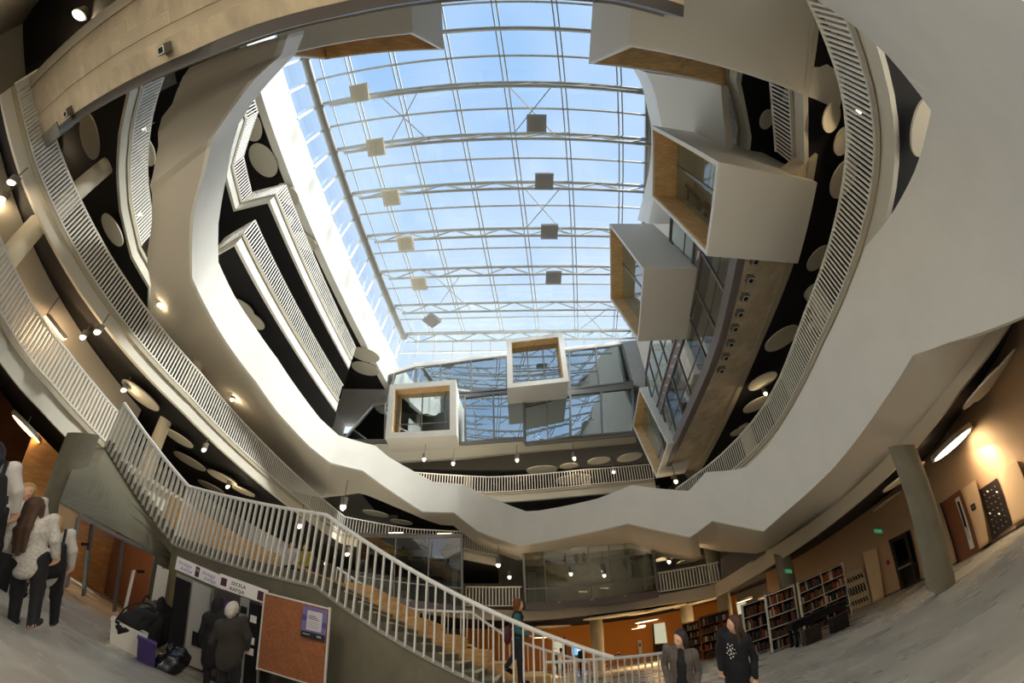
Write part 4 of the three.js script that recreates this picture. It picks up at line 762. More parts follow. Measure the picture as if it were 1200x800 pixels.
// ---------------------------------------------------------------- lamps of the ground floor
function discLamp(x, y, h, r, label, group, power, warm = false) {
  const c = nearH(x, y, h, 24), g = thing('disc_lamp', label, 'lamp', group);
  mk('housing', disc(V(c.x, c.y + 0.012, c.z), r * 1.12, 0.12), M.lampHousing, g);
  mk('diffuser', disc(c, r, 0.01), warm ? M.lampWarm : M.lampGlow, g);
  bar('suspension', hall(V(c.x, c.y + 0.1, c.z)), hall(V(c.x, c.y + 0.4, c.z)), 0.02, 0.02, M.lampHousing, g);
  const p = hall(V(c.x, c.y - 0.06, c.z)), dn = hall(V(c.x, c.y - 1, c.z)).sub(p), l = new THREE.RectAreaLight(warm ? 0xffd3a0 : 0xffdcb4, power, r * 1.7, r * 1.7);
  l.name = 'lamp_light'; l.position.copy(p); l.lookAt(p.clone().add(dn)); g.add(l);
  settle(g, hall(V(c.x, c.y, c.z)));
}
discLamp(1117, 522, 1.35, 0.62, 'large round lit disc lamp beside the free standing column on the right', undefined, 6);
for (const [x, y, r] of [[30, 503, 0.55], [24, 524, 0.36], [17, 535, 0.34], [33, 541, 0.34]]) discLamp(x, y, 1.2, r, 'oval glowing disc lamp under the left gallery above the group of women', 'disc lamps under the left gallery', 1.5, true);
for (const [x, y, r] of [[995, 633, 0.5], [916, 683, 0.45], [872, 704, 0.42], [896, 700, 0.36], [830, 723, 0.45], [758, 728, 0.62], [748, 736, 0.36], [636, 747, 0.5]]) discLamp(x, y, 1.45, r, 'flat glowing disc lamp over the ground floor study area', 'disc lamps over the study area', 32, true);
{ const a = onH(54, 370, 4.5), b = onH(76, 398, 4.5), g = thing('strip_lamp', 'long warm strip lamp behind the first storey railing on the left', 'lamp'); mk('housing', sweep([V(a.x, a.y + 0.05, a.z), V(b.x, b.y + 0.05, b.z)], 0.07, { seg: 4 }), M.lampHousing, g); mk('diffuser', sweep([a, b], 0.05, { seg: 4 }), M.lampWarm, g); bar('suspension', hall(V(a.x, a.y, a.z)), hall(V(a.x, a.y + 0.8, a.z)), 0.02, 0.02, M.lampHousing, g); const l = new THREE.PointLight(0xffd3a0, 1.5, 0, 2), m = lerpV(a, b, 0.5); l.name = 'strip_light'; l.position.copy(hall(V(m.x, m.y - 0.15, m.z))); g.add(l); settle(g, hall(m)); }
for (const [x, y, w] of [[464, 624, 1.0], [521, 625, 1.0]]) { const c = onH(x, y, 7.0), g = thing('strip_lamp', 'short glowing strip lamp behind the far second storey railing', 'lamp', 'strip lamps behind the far railing'); c.z = Math.max(c.z, -27); mk('housing', box(w * 1.04, 0.08, 0.16, 0, 0.05, 0), M.lampHousing, g); mk('diffuser', box(w, 0.06, 0.12), M.lampGlow, g); stand(g, V(c.x, c.y, c.z), 0); }

for (const x of [-10, -3.5, 3.5, 10]) { // unseen panel lamps behind the camera, placed to light stair wall and fronts
  const g = thing('unseen_panel_lamp', 'unseen square panel lamp behind the camera, lighting the surfaces that face it', 'lamp', 'unseen panel lamps behind the camera', V(x, 6.92, 3.2));
  mk('frame', box(2.1, 0.1, 2.1), M.lampHousing, g); mk('diffuser', box(1.9, 0.02, 1.9, 0, -0.06, 0), M.lampGlow, g);
  const l = new THREE.RectAreaLight(0xfff0dc, 15, 1.9, 1.9); l.name = 'lamp_light'; l.position.set(0, -0.1, 0); l.rotation.x = -Math.PI / 2; g.add(l);
}

// ---------------------------------------------------------------- glass rooms on the first storey
function glassRoom(label, q, R, bars, { rail = 0.75, deep = 4, inside = [] } = {}) {
  const P = q.map(([x, y]) => onR(x, y, R)), g = thing('glass_room', label, 'glass room'); g.userData.kind = 'structure';
  const e = [0, ...bars, 1];
  for (let k = 0; k + 1 < e.length; k++) mk('glass_pane', paneGeo(lerpV(P[0], P[1], e[k]), lerpV(P[0], P[1], e[k + 1]), lerpV(P[3], P[2], e[k + 1]), lerpV(P[3], P[2], e[k]), 2, 3), M.glassRoom, g);
  for (const b of e) mk('mullion', sweep(dens([lerpV(P[0], P[1], b), lerpV(P[3], P[2], b)], 0.8), b % 1 ? 0.035 : 0.08, { seg: 4 }), M.steel, g);
  mk('head', sweep(dens([P[0], P[1]], 0.8), 0.1, { seg: 4 }), M.mauveSteel, g);
  mk('base', sheet(between(dens([P[3], P[2]], 0.8), dens([P[3], P[2]], 0.8).map((p) => V(p.x, p.y - 0.42, p.z)), 1), toward(0.25)), M.mauveSteel, g);
  mk('guard_rail', sweep(dens([lerpV(P[0], P[3], rail), lerpV(P[1], P[2], rail)], 0.8).map((p) => radial(p, -0.06)), 0.035, { seg: 6 }), M.steel, g);
  const B = P.map((p) => radial(p, deep)), K = (a, b, c, d, m, nm) => mk(nm, sheet(quad(a, b, c, d, 4, 3), V(0, 0, -0.1), { crease: 0.5 }), m, g);
  K(B[0].clone(), B[1].clone(), V(B[2].x, P[2].y, B[2].z), V(B[3].x, P[3].y, B[3].z), M.roomWall, 'rear_wall');
  for (const [a, b, c, d] of [[P[0], P[3], B[3], B[0]], [P[1], P[2], B[2], B[1]]]) mk('side_wall', sheet(quad(a, V(b.x, b.y, b.z), V(c.x, b.y, c.z), V(d.x, a.y, d.z), 3, 3), V(0.08, 0, 0), { crease: 0.5 }), M.glassDark, g);
  mk('roof', sheet(quad(P[0], P[1], V(B[1].x, P[1].y, B[1].z), V(B[0].x, P[0].y, B[0].z), 4, 3), V(0, 0.15, 0)), M.roomWall, g);
  mk('floor_slab', sheet(quad(P[3], P[2], V(B[2].x, P[2].y, B[2].z), V(B[3].x, P[3].y, B[3].z), 4, 3), V(0, -0.1, 0)), M.greyWall, g);
  settle(g, hall(lerpV(P[3], P[2], 0.5)));
}
glassRoom('large dark glass room jutting over the orange study area', [[613, 643], [763, 627], [771, 691], [616, 706]], 22.3, [0.16, 0.5, 0.66]);
glassRoom('smaller glass room behind the stair railing, with pale panels inside', [[421, 627], [541, 628], [542, 710], [417, 690]], 20.5, [0.36, 0.68]);
const cab = (x, y, R, w, h, label, group, mat = M.milk) => { const p = onR(x, y, R), g = thing('white_cabinet', label, 'cabinet', group); mk('body', box(w, h, 0.4, 0, h / 2, 0), mat, g); mk('door_line', box(0.02, h * 0.9, 0.01, 0, h / 2, 0.205), M.steel, g); mk('plinth', box(w * 0.96, 0.05, 0.38, 0, -0.02, 0), M.steel, g); stand(g, p, face(p)); };
cab(624, 705, 23.2, 0.55, 1.75, 'tall pale cabinet in the left end of the large glass room'); cab(760, 690, 23.2, 0.6, 1.75, 'tall pale cabinet in the right end of the large glass room'); cab(709, 699, 23, 0.6, 0.5, 'low white cabinet in the middle of the large glass room'); cab(684, 701, 23.6, 0.6, 0.4, 'low grey cabinet in the large glass room', undefined, M.disc);
cab(473, 702, 21.2, 0.5, 0.42, 'low white cabinet inside the smaller glass room'); cab(532, 705, 21.2, 0.32, 1.75, 'tall pale panel at the right end of the smaller glass room'); cab(430, 692, 21.2, 0.35, 1.2, 'tall pale panel at the left end of the smaller glass room');
for (const [x, y] of [[669, 672], [707, 669], [708, 674]]) spotCan(x, y, onR(x, y, 24).y, 'small warm lamp inside the large glass room', 'lamps inside the large glass room', 2, 0.11);
{ // railings of the first storey at the far end
  const a = [onR(546, 711, 22.3), onR(612, 711, 22.3)]; balustrade('white railing between the two glass rooms', undefined, a, { gap: 0.17, w: 0.06, high: 1.15 });
  const b = [onR(772, 695, 22.4), onR(846, 682, 22.4)]; balustrade('white railing right of the large glass room', undefined, b, { gap: 0.16, w: 0.05, high: 1.15 });
  const c = [onR(846, 682, 22.4), onR(870, 667, 21), onR(894, 650, 19.6), onR(918, 634, 18.4)], t = [onR(844, 655, 22.4), onR(870, 640, 21), onR(894, 624, 19.6), onR(922, 612, 18.4)];
  const g = thing('mesh_railing', 'finely slotted grey parapet panel sloping up to the white ribbon', 'railing'); mk('panel', sheet(between(c, t, 2), toward(0.06)), M.fasciaB, g);
  for (const [k, n] of [[0, 14], [1, 14], [2, 12]]) for (let i = 0; i < n; i++) bar('slot_bar', hall(radial(lerpV(c[k], c[k + 1], i / n), -0.04)), hall(radial(lerpV(t[k], t[k + 1], i / n), -0.04)), 0.04, 0.03, M.mauveSteel, g);
  settle(g, hall(c[1]));
}

// ---------------------------------------------------------------- the big stair
const STB = [V(-9.6, 2.2, -5.7), V(-7.5, 0.85, -7.15), V(-3.5, 0.85, -7.0), V(1.5, -1.62, -7.0)], STT = [3.52, 2.36, 2.28, -0.25];
{
  const st = thing('stair', 'broad stair of grey stone steps with a mid landing, coming down to the hall floor', 'staircase'); st.userData.kind = 'structure';
  // wall under the landing and the lower flight
  const top = dens(STB.slice(1), 0.5), bot = up(top, FLOOR);
  mk('side_wall', sheet(between(bot, top, 4), V(0, 0, -0.25), { crease: 0.5 }), M.stairWall, st);
  for (let i = 0; i + 1 < STB.length; i++) { const a = dens([STB[i], STB[i + 1]], 0.5); mk('stringer', sheet(between(a.map((p) => V(p.x, p.y - 0.05, p.z + 0.03)), a.map((p) => V(p.x, p.y + 0.03, p.z + 0.03)), 1), V(0, 0, -0.12), { crease: 0.5 }), M.stringer, st); }
  // lower flight
  const n = 17, W = 2.0; for (let k = 0; k < n; k++) {
    const x0 = -3.5 + 4.9 * k / n, x1 = -3.5 + 4.9 * (k + 1) / n, h = 1.05 - 2.65 * (k + 0.5) / n + 0.05;
    const stp = mk('step', sheet(quad(V(x0, h, -7.1), V(x1, h, -7.1), V(x1, h, -7.1 - W), V(x0, h, -7.1 - W), 1, 3), V(0, -0.22, 0), { crease: 0.3 }), M.stepStone, st);
    mk('nosing', sheet(quad(V(x1 - 0.06, h + 0.012, -7.1), V(x1 + 0.01, h + 0.012, -7.1), V(x1 + 0.01, h + 0.012, -7.1 - W), V(x1 - 0.06, h + 0.012, -7.1 - W), 1, 3), V(0, -0.03, 0), { crease: 0.3 }), M.cream, stp);
  }
  // timber seating blocks beside the flight
  const m = 8; for (let k = 0; k < m; k++) {
    const x0 = -3.8 + 5.1 * k / m, x1 = -3.8 + 5.1 * (k + 1) / m, h = 1.35 - 2.6 * k / m;
    if (h > FLOOR + 0.1) mk('seat_block', sheet(quad(V(x0, h, -7.1 - W), V(x1, h, -7.1 - W), V(x1, h, -11.3), V(x0, h, -11.3), 1, 3), V(0, -0.55, 0), { crease: 0.3 }), M.stepWood, st);
  }
  mk('landing', sheet(quad(V(-7.6, 1.08, -7.15), V(-3.5, 1.08, -7.05), V(-3.5, 1.08, -11.3), V(-9.2, 1.08, -11.3), 6, 4), V(0, -0.28, 0), { crease: 0.3 }), M.stepStone, st);
  mk('timber_wall', sheet(between([V(-9.4, 1.0, -8.2), V(-7.2, 1.0, -9.4), V(-5.0, 1.0, -9.8), V(-3.6, 1.0, -9.9)], [V(-9.4, 2.35, -8.2), V(-7.2, 2.0, -9.4), V(-5.0, 1.55, -9.8), V(-3.6, 1.3, -9.9)], 2), V(0, 0, -0.2), { crease: 0.5 }), M.stepWood, st);
  // upper flight
  const a = STB[0], b = STB[1], d = V(b.x - a.x, 0, b.z - a.z), nrm = V(-d.z, 0, d.x).normalize().multiplyScalar(-1.9); if (nrm.z > 0) nrm.multiplyScalar(-1);
  for (let k = 0; k < 9; k++) {
    const p = a.clone().addScaledVector(d, k / 9), q = a.clone().addScaledVector(d, (k + 1) / 9), h = 2.5 - 1.4 * (k + 0.5) / 9; p.y = q.y = h;
    mk('step', sheet(quad(p, q, q.clone().add(nrm), p.clone().add(nrm), 1, 2), V(0, -0.22, 0), { crease: 0.3 }), M.stepStone, st);
  }
  mk('upper_side', sheet(between([V(-9.6, 1.85, -5.7), V(-8.5, 1.15, -6.45), V(-7.5, 0.6, -7.15)], STB.slice(0, 2).length ? [V(-9.6, 2.25, -5.7), V(-8.55, 1.55, -6.42), V(-7.5, 0.9, -7.15)] : [], 2), V(0, 0, -0.15), { crease: 0.6 }), M.stairWall, st);
  settle(st, hall(V(-3, FLOOR, -7.2)));
}
{ // its near railing: flat white balusters between stringer and handrail
  const g = thing('stair_railing', 'white flat bar railing following the big stair down to the floor', 'railing');
  const T = STB.map((p, i) => V(p.x, STT[i], p.z)), T0 = dens(T, 0.4).map((p) => V(p.x, p.y, p.z + 0.03));
  mk('handrail', sweep(T0, 0.034, { seg: 6 }), M.whiteSteel, g);
  for (let i = 0; i + 1 < STB.length; i++) { const L = Math.hypot(STB[i + 1].x - STB[i].x, STB[i + 1].z - STB[i].z), n = Math.round(L / (i ? 0.155 : 0.14)); for (let k = 0; k < n; k++) { const b = lerpV(STB[i], STB[i + 1], k / n), t = lerpV(T[i], T[i + 1], k / n); b.z += 0.03; t.z += 0.03; bar('baluster', hall(b), hall(t), 0.026, 0.066, M.balusterGrey, g, V(0, 0, 1)); } }
  settle(g, hall(STB[2]));
  const far = (pts, label, R) => { const b = pts.map(([x, y, z]) => onZ(x, y, z)); const tt = dens(b, 0.5), q = thing('stair_railing', label, 'railing'); mk('handrail', sweep(tt, 0.03, { seg: 6 }), M.whiteSteel, q); for (const p of along(b, 0.17)) bar('baluster', hall(V(p.x, p.y - 1.0, p.z)), hall(p), 0.03, 0.04, M.whiteSteel, q, V(0, 0, 1)); mk('bottom_rail', sweep(raise(tt, -0.98), 0.025, { seg: 4 }), M.whiteSteel, q); settle(q, hall(V(b[0].x, b[0].y - 1, b[0].z))); };
  far([[395, 665, -11.6], [460, 707, -11.6], [485, 714, -11.6], [552, 717, -11.6], [596, 747, -11.6], [690, 776, -11.6]], 'white baluster railing on the far side of the big stair');
  far([[640, 776, -10.5], [690, 773, -10.5], [783, 764, -10.5]], 'level white railing at the foot of the stair beside the man in the grey jacket');
}
{ // concrete under the upper flight and the wall with the glass doors
  const DX = -7.8, D = (x, y) => onX(x, y, DX);
  const hd = [D(70, 588), D(94, 601), D(140, 624), D(184, 648), D(205, 659)], upL = [V(-10.4, 1.9, -5.4), V(-9.6, 2.2, -5.68), V(-8.55, 1.53, -6.4), V(-7.9, 1.1, -6.85), V(-7.5, 0.85, -7.1)];
  const w = struct('wall_stair', sheet(between(hd, upL, 4), V(-0.15, 0, -0.1), { crease: 0.6 }), M.stairWall, 'grey concrete face under the upper flight of the stair', 'wall');
  const jamb = [[[70, 588], [94, 601], [80, 690], [60, 680]]];
  panel('jamb', jamb[0], (x, y) => onX(x, y, DX - 0.02), 0.2, M.tanWall, w);
  panel('pier', [[183, 647], [207, 660], [196, 735], [170, 722]], (x, y) => onX(x, y, DX + 0.02), 0.2, M.stairWall, w);
  const dr = struct('door_3', sheet(quad(D(93, 600), D(184, 647), D(183, 652), D(92, 606), 4, 1), V(-0.12, 0, 0)), M.steel, 'glass double door set in the wall under the stair, warm light behind', 'door');
  const gl = [[[92, 606], [108, 614], [98, 698], [78, 688]], [[108, 614], [144, 632], [134, 716], [98, 698]], [[144, 632], [182, 651], [170, 728], [134, 716]]];
  gl.forEach((q) => { mk('glass_leaf', paneGeo(...q.map(([x, y]) => D(x, y))), M.glassClear, dr); for (const k of [1, 3]) mk('stile', sweep([D(...q[k === 1 ? 1 : 0]), D(...q[k === 1 ? 2 : 3])], 0.03, { seg: 4 }), M.steel, dr); });
  mk('handle', sweep([D(102, 645), D(98, 690)], 0.025, { seg: 6 }), M.steel, dr); mk('handle', sweep([D(157, 668), D(146, 716)], 0.03, { seg: 6 }), M.milk, dr);
  for (const [x, y] of [[100, 636], [165, 668]]) { const m = mk('glass_sticker', sheet(quad(D(x - 5, y - 1), D(x + 4, y), D(x + 3, y + 3), D(x - 5, y + 3), 1, 1), V(0.02, 0, 0)), M.black, dr); }
  // the warm lobby behind the doors
  struct('wall_lobby', sheet(quad(V(-11.6, FLOOR, -4.3), V(-11.6, FLOOR, -8.4), V(-11.6, 1.4, -8.4), V(-11.6, 1.4, -4.3), 4, 3), V(-0.1, 0, 0)), M.timberDark, 'warm timber wall of the lobby behind the glass doors', 'wall');
  struct('wall_lobby_002', sheet(quad(V(-11.6, FLOOR, -8.3), V(-7.8, FLOOR, -8.3), V(-7.8, 1.0, -8.3), V(-11.6, 1.4, -8.3), 4, 3), V(0, 0, -0.1)), M.brownDoor, 'brown end wall of the lobby behind the glass doors', 'wall');
  const lp = thing('lobby_lamp', 'pale ceiling lamp in the lobby behind the glass doors', 'lamp'); const c = V(-9.6, 0.72, -5.9);
  mk('diffuser', sheet(quad(V(c.x - 0.4, c.y, c.z - 0.3), V(c.x + 0.4, c.y, c.z - 0.3), V(c.x + 0.4, c.y, c.z + 0.3), V(c.x - 0.4, c.y, c.z + 0.3), 1, 1), V(0, 0.05, 0)), M.lampGlow, lp);
  mk('frame', sheet(quad(V(c.x - 0.44, c.y + 0.04, c.z - 0.34), V(c.x + 0.44, c.y + 0.04, c.z - 0.34), V(c.x + 0.44, c.y + 0.04, c.z + 0.34), V(c.x - 0.44, c.y + 0.04, c.z + 0.34), 1, 1), V(0, 0.06, 0)), M.lampHousing, lp);
  const l = new THREE.RectAreaLight(0xffd09a, 10, 0.8, 0.6); l.name = 'lamp_light'; const p = hall(V(c.x, c.y - 0.05, c.z)); l.position.copy(p); l.lookAt(hall(V(c.x, c.y - 1, c.z))); lp.add(l); settle(lp, hall(c));
  column(V(-9.3, 0, -4.75), FLOOR, L1u + 0.1, 0.26, 'thick grey concrete column left of the glass doors', undefined, M.concreteDark);
}

// ---------------------------------------------------------------- coffee machines, cork board and bags by the stair wall
function label2(w, h, draw, px = 256) { const c = document.createElement('canvas'); c.width = px; c.height = Math.round(px * h / w); const x = c.getContext('2d'); draw(x, c.width, c.height); const t = new THREE.CanvasTexture(c); t.colorSpace = THREE.SRGBColorSpace; return std(0xffffff, { map: t, roughness: 0.7 }); }
const flat = (w, h, x, y, z) => new THREE.PlaneGeometry(w, h).translate(x, y, z);
{
  const m1 = thing('coffee_machine', 'silver coffee machine under a white sign with purple script', 'vending machine');
  mk('body', box(0.75, 1.72, 0.6, 0, 0.86, 0), M.silver, m1); mk('front_panel', box(0.36, 1.66, 0.03, 0.14, 0.87, 0.31), M.silverLight, m1); mk('dark_bay', box(0.3, 1.5, 0.03, -0.22, 0.9, 0.305), M.black, m1); mk('dispenser', box(0.2, 0.28, 0.04, 0.18, 0.62, 0.325), M.black, m1); mk('plinth', box(0.78, 0.1, 0.62, 0, 0.05, 0), M.darkBrown, m1);
  const sg = mk('sign_box', box(1.0, 0.26, 0.12, 0.08, 1.9, 0.26), M.milk, m1);
  mk('sign_print', flat(0.98, 0.24, 0.08, 1.9, 0.325), label2(1.13, 0.28, (x, w, h) => { x.fillStyle = '#efe9f2'; x.fillRect(0, 0, w, h); x.fillStyle = '#3a2f86'; x.font = 'italic 44px serif'; for (const k of [0.02, 0.5]) { x.fillText('Svaiga', w * k + 4, h * 0.46); x.fillText('kafija', w * k + 34, h * 0.86); } x.fillStyle = '#2a1a20'; x.fillRect(w * 0.38, h * 0.12, w * 0.08, h * 0.8); x.fillRect(w * 0.89, h * 0.2, w * 0.07, h * 0.75); x.fillStyle = '#b08060'; x.fillRect(w * 0.395, h * 0.25, w * 0.05, h * 0.25); }, 512), m1);
  bendIn(m1, V(-5.8, FLOOR, -6.35), 40, 1.03);
  const m2 = thing('coffee_machine', 'dark coffee machine with stickers under a sign about coffee, beside the cork board', 'vending machine');
  mk('body', box(0.75, 1.72, 0.6, 0, 0.86, 0), M.darkSteel, m2); mk('side_panel', box(0.16, 1.7, 0.03, 0.12, 0.87, 0.315), M.silver, m2); mk('dark_bay', box(0.24, 1.6, 0.03, 0.3, 0.88, 0.305), M.black, m2);
  mk('screen', box(0.36, 0.3, 0.03, -0.18, 1.4, 0.315), M.purple, m2); mk('plinth', box(0.78, 0.1, 0.62, 0, 0.05, 0), M.darkBrown, m2);
  [[0.12, 1.5, M.black], [0.12, 1.3, std(0x9a9a40)], [0.12, 1.15, M.black], [0.12, 0.95, M.milk], [0.12, 0.78, M.redMark], [0.12, 0.62, M.milk], [0.12, 0.45, M.black], [0.3, 1.4, M.milk], [0.3, 1.0, M.milk], [0.3, 0.8, M.milk]].forEach(([x, y, m]) => mk('sticker', box(0.11, 0.13, 0.01, x, y, 0.335), m, m2));
  mk('sign_box', box(0.86, 0.26, 0.12, 0.06, 1.86, 0.26), M.milk, m2);
  mk('sign_print', flat(0.84, 0.24, 0.06, 1.86, 0.325), label2(0.84, 0.24, (x, w, h) => { x.fillStyle = '#efece8'; x.fillRect(0, 0, w, h); x.fillStyle = '#221a22'; x.font = 'bold 50px sans-serif'; x.fillText('IZCILA', w * 0.24, h * 0.48); x.fillText('KAFIJA', w * 0.22, h * 0.9); x.fillStyle = '#4a2038'; x.fillRect(w * 0.03, h * 0.2, w * 0.12, h * 0.6); x.fillRect(w * 0.8, h * 0.2, w * 0.13, h * 0.7); }, 512), m2);
  bendIn(m2, V(-4.75, FLOOR, -6.45), 33, 1.05);
  for (const m of [m1, m2]) m.children.find((c) => c.name === 'sign_box').add(m.children.find((c) => c.name === 'sign_print'));
  const cb = thing('cork_board', 'big brown cork board on a stand with one purple and white poster', 'notice board');
  mk('cork', box(1.18, 1.42, 0.03, 0, 1.3, 0), M.cork, cb); for (const s of [-1, 1]) { mk('frame_side', box(0.03, 1.5, 0.05, s * 0.6, 1.3, 0), M.milk, cb); mk('post', box(0.04, 0.62, 0.04, s * 0.58, 0.3, 0), M.steel, cb); mk('foot', box(0.05, 0.04, 0.5, s * 0.58, 0.02, 0), M.steel, cb); } for (const y of [0.58, 2.02]) mk('frame_rail', box(1.22, 0.03, 0.05, 0, y, 0), M.milk, cb);
  bendIn(cb, V(-3.5, FLOOR, -6.35), 6, 1);
  const po = thing('poster', 'purple and white poster pinned to the cork board', 'poster');
  mk('sheet', box(0.42, 0.56, 0.004), M.milk, po); mk('print', flat(0.42, 0.56, 0, 0, 0.004), label2(0.42, 0.56, (x, w, h) => { x.fillStyle = '#7d74a8'; x.fillRect(0, 0, w, h); x.fillStyle = '#5b4a98'; x.beginPath(); x.arc(w * 0.06, h * 0.38, w * 0.13, 0, 7); x.arc(w * 0.95, h * 0.5, w * 0.12, 0, 7); x.fill(); x.fillStyle = '#d8d2d4'; x.fillRect(w * 0.2, h * 0.12, w * 0.62, h * 0.62); x.fillStyle = '#2c2830'; for (let k = 0; k < 3; k++) x.fillRect(w * 0.26, h * (0.27 + 0.05 * k), w * (0.3 + 0.08 * k), h * 0.02); x.fillStyle = '#8d8890'; for (let k = 0; k < 5; k++) x.fillRect(w * 0.26, h * (0.45 + 0.05 * k), w * 0.45, h * 0.012); x.fillStyle = '#2c2a30'; x.fillRect(0, h * 0.8, w, h * 0.2); x.fillStyle = '#b8b4b8'; x.fillRect(w * 0.08, h * 0.87, w * 0.3, h * 0.03); x.fillRect(w * 0.66, h * 0.86, w * 0.18, h * 0.06); }, 256), po);
  { for (const c of po.children) c.position.set(0.36, 1.7, 0.03); bendIn(po, V(-3.5, FLOOR, -6.35), 6, 1); }
  const nb = thing('paper_notice', 'white paper notice taped beside the glass doors', 'notice'); mk('sheet', box(0.3, 0.95, 0.01, 0, 1.3, 0), M.milk, nb); mk('tape', box(0.06, 0.03, 0.004, 0, 1.76, 0.008), M.steel, nb); bendIn(nb, V(-7.2, FLOOR, -6.7), 60, 1);
}
// soft bags and boxes
function lump(rx, ry, rz, bump, sd) { const g = new THREE.SphereGeometry(1, 26, 18), p = g.attributes.position; for (let i = 0; i < p.count; i++) { const v = V(p.getX(i), p.getY(i), p.getZ(i)), k = 1 + bump * (Math.sin(v.x * 7 + sd) * Math.sin(v.y * 6 + sd * 2) + 0.6 * Math.sin(v.z * 11 + v.x * 5 + sd)); let y = v.y * k; if (y < -0.6) y = -0.6 - (y + 0.6) * 0.1; p.setXYZ(i, v.x * k * rx, (y + 0.6) * ry, v.z * k * rz); } g.computeVertexNormals(); return boxUV(g); }
{
  let g = thing('white_crate', 'white plastic box on the floor left of the purple box', 'box'); mk('body', box(0.62, 0.42, 0.42, 0, 0.21, 0), M.milk, g); mk('lid', box(0.65, 0.05, 0.45, 0, 0.44, 0), M.milk, g); mk('latch', box(0.08, 0.05, 0.02, -0.2, 0.44, 0.23), M.black, g); bendIn(g, onH(150, 762, FLOOR), 46);
  g = thing('purple_box', 'small purple bin on the floor beside the white box', 'box'); mk('body', box(0.3, 0.4, 0.3, 0, 0.2, 0), M.purple, g); mk('rim', box(0.33, 0.04, 0.33, 0, 0.4, 0), M.purple, g); bendIn(g, onH(171, 776, FLOOR), 46);
  g = thing('rubbish_bag', 'shiny black plastic bag lying at the foot of the purple bin', 'bag'); mk('sack', lump(0.32, 0.24, 0.28, 0.1, 1), M.bagShiny, g); mk('knot', lump(0.07, 0.09, 0.07, 0.15, 3).translate(0, 0.36, 0), M.bagShiny, g); stand(g, onH(198, 787, FLOOR), 20);
  g = thing('holdall', 'black holdall heaped on the white box', 'bag'); mk('body', lump(0.32, 0.22, 0.2, 0.12, 5), M.bagBlack, g); mk('strap', sweep(smooth([V(-0.3, 0.25, 0.1), V(-0.15, 0.46, 0.12), V(0.15, 0.46, 0.12), V(0.3, 0.25, 0.1)], 5), 0.02, { seg: 6, raw: true }), M.bagBlack, g); const p = onH(156, 766, FLOOR); p.y += 0.46; stand(g, p, 40);
  g = thing('coat_heap', 'dark coats heaped on a chair before the silver machine', 'coats'); mk('heap', lump(0.34, 0.62, 0.34, 0.12, 9), M.bagBlack, g); mk('sleeve', lump(0.12, 0.4, 0.12, 0.1, 4).translate(0.28, 0.1, 0.1), M.bagBlack, g); mk('scarf', lump(0.16, 0.14, 0.16, 0.16, 6).translate(-0.1, 0.86, 0.14), M.bagGrey, g); stand(g, onH(177, 757, FLOOR), 30);
  g = thing('grey_bag', 'grey patterned bag standing behind the black holdall', 'bag'); mk('body', lump(0.24, 0.5, 0.2, 0.08, 2), M.bagGrey, g); mk('handle', sweep(smooth([V(-0.1, 0.75, 0), V(0, 0.98, 0), V(0.1, 0.75, 0)], 5), 0.018, { seg: 6, raw: true }), M.bagBlack, g); stand(g, onH(166, 746, FLOOR), 40);
}

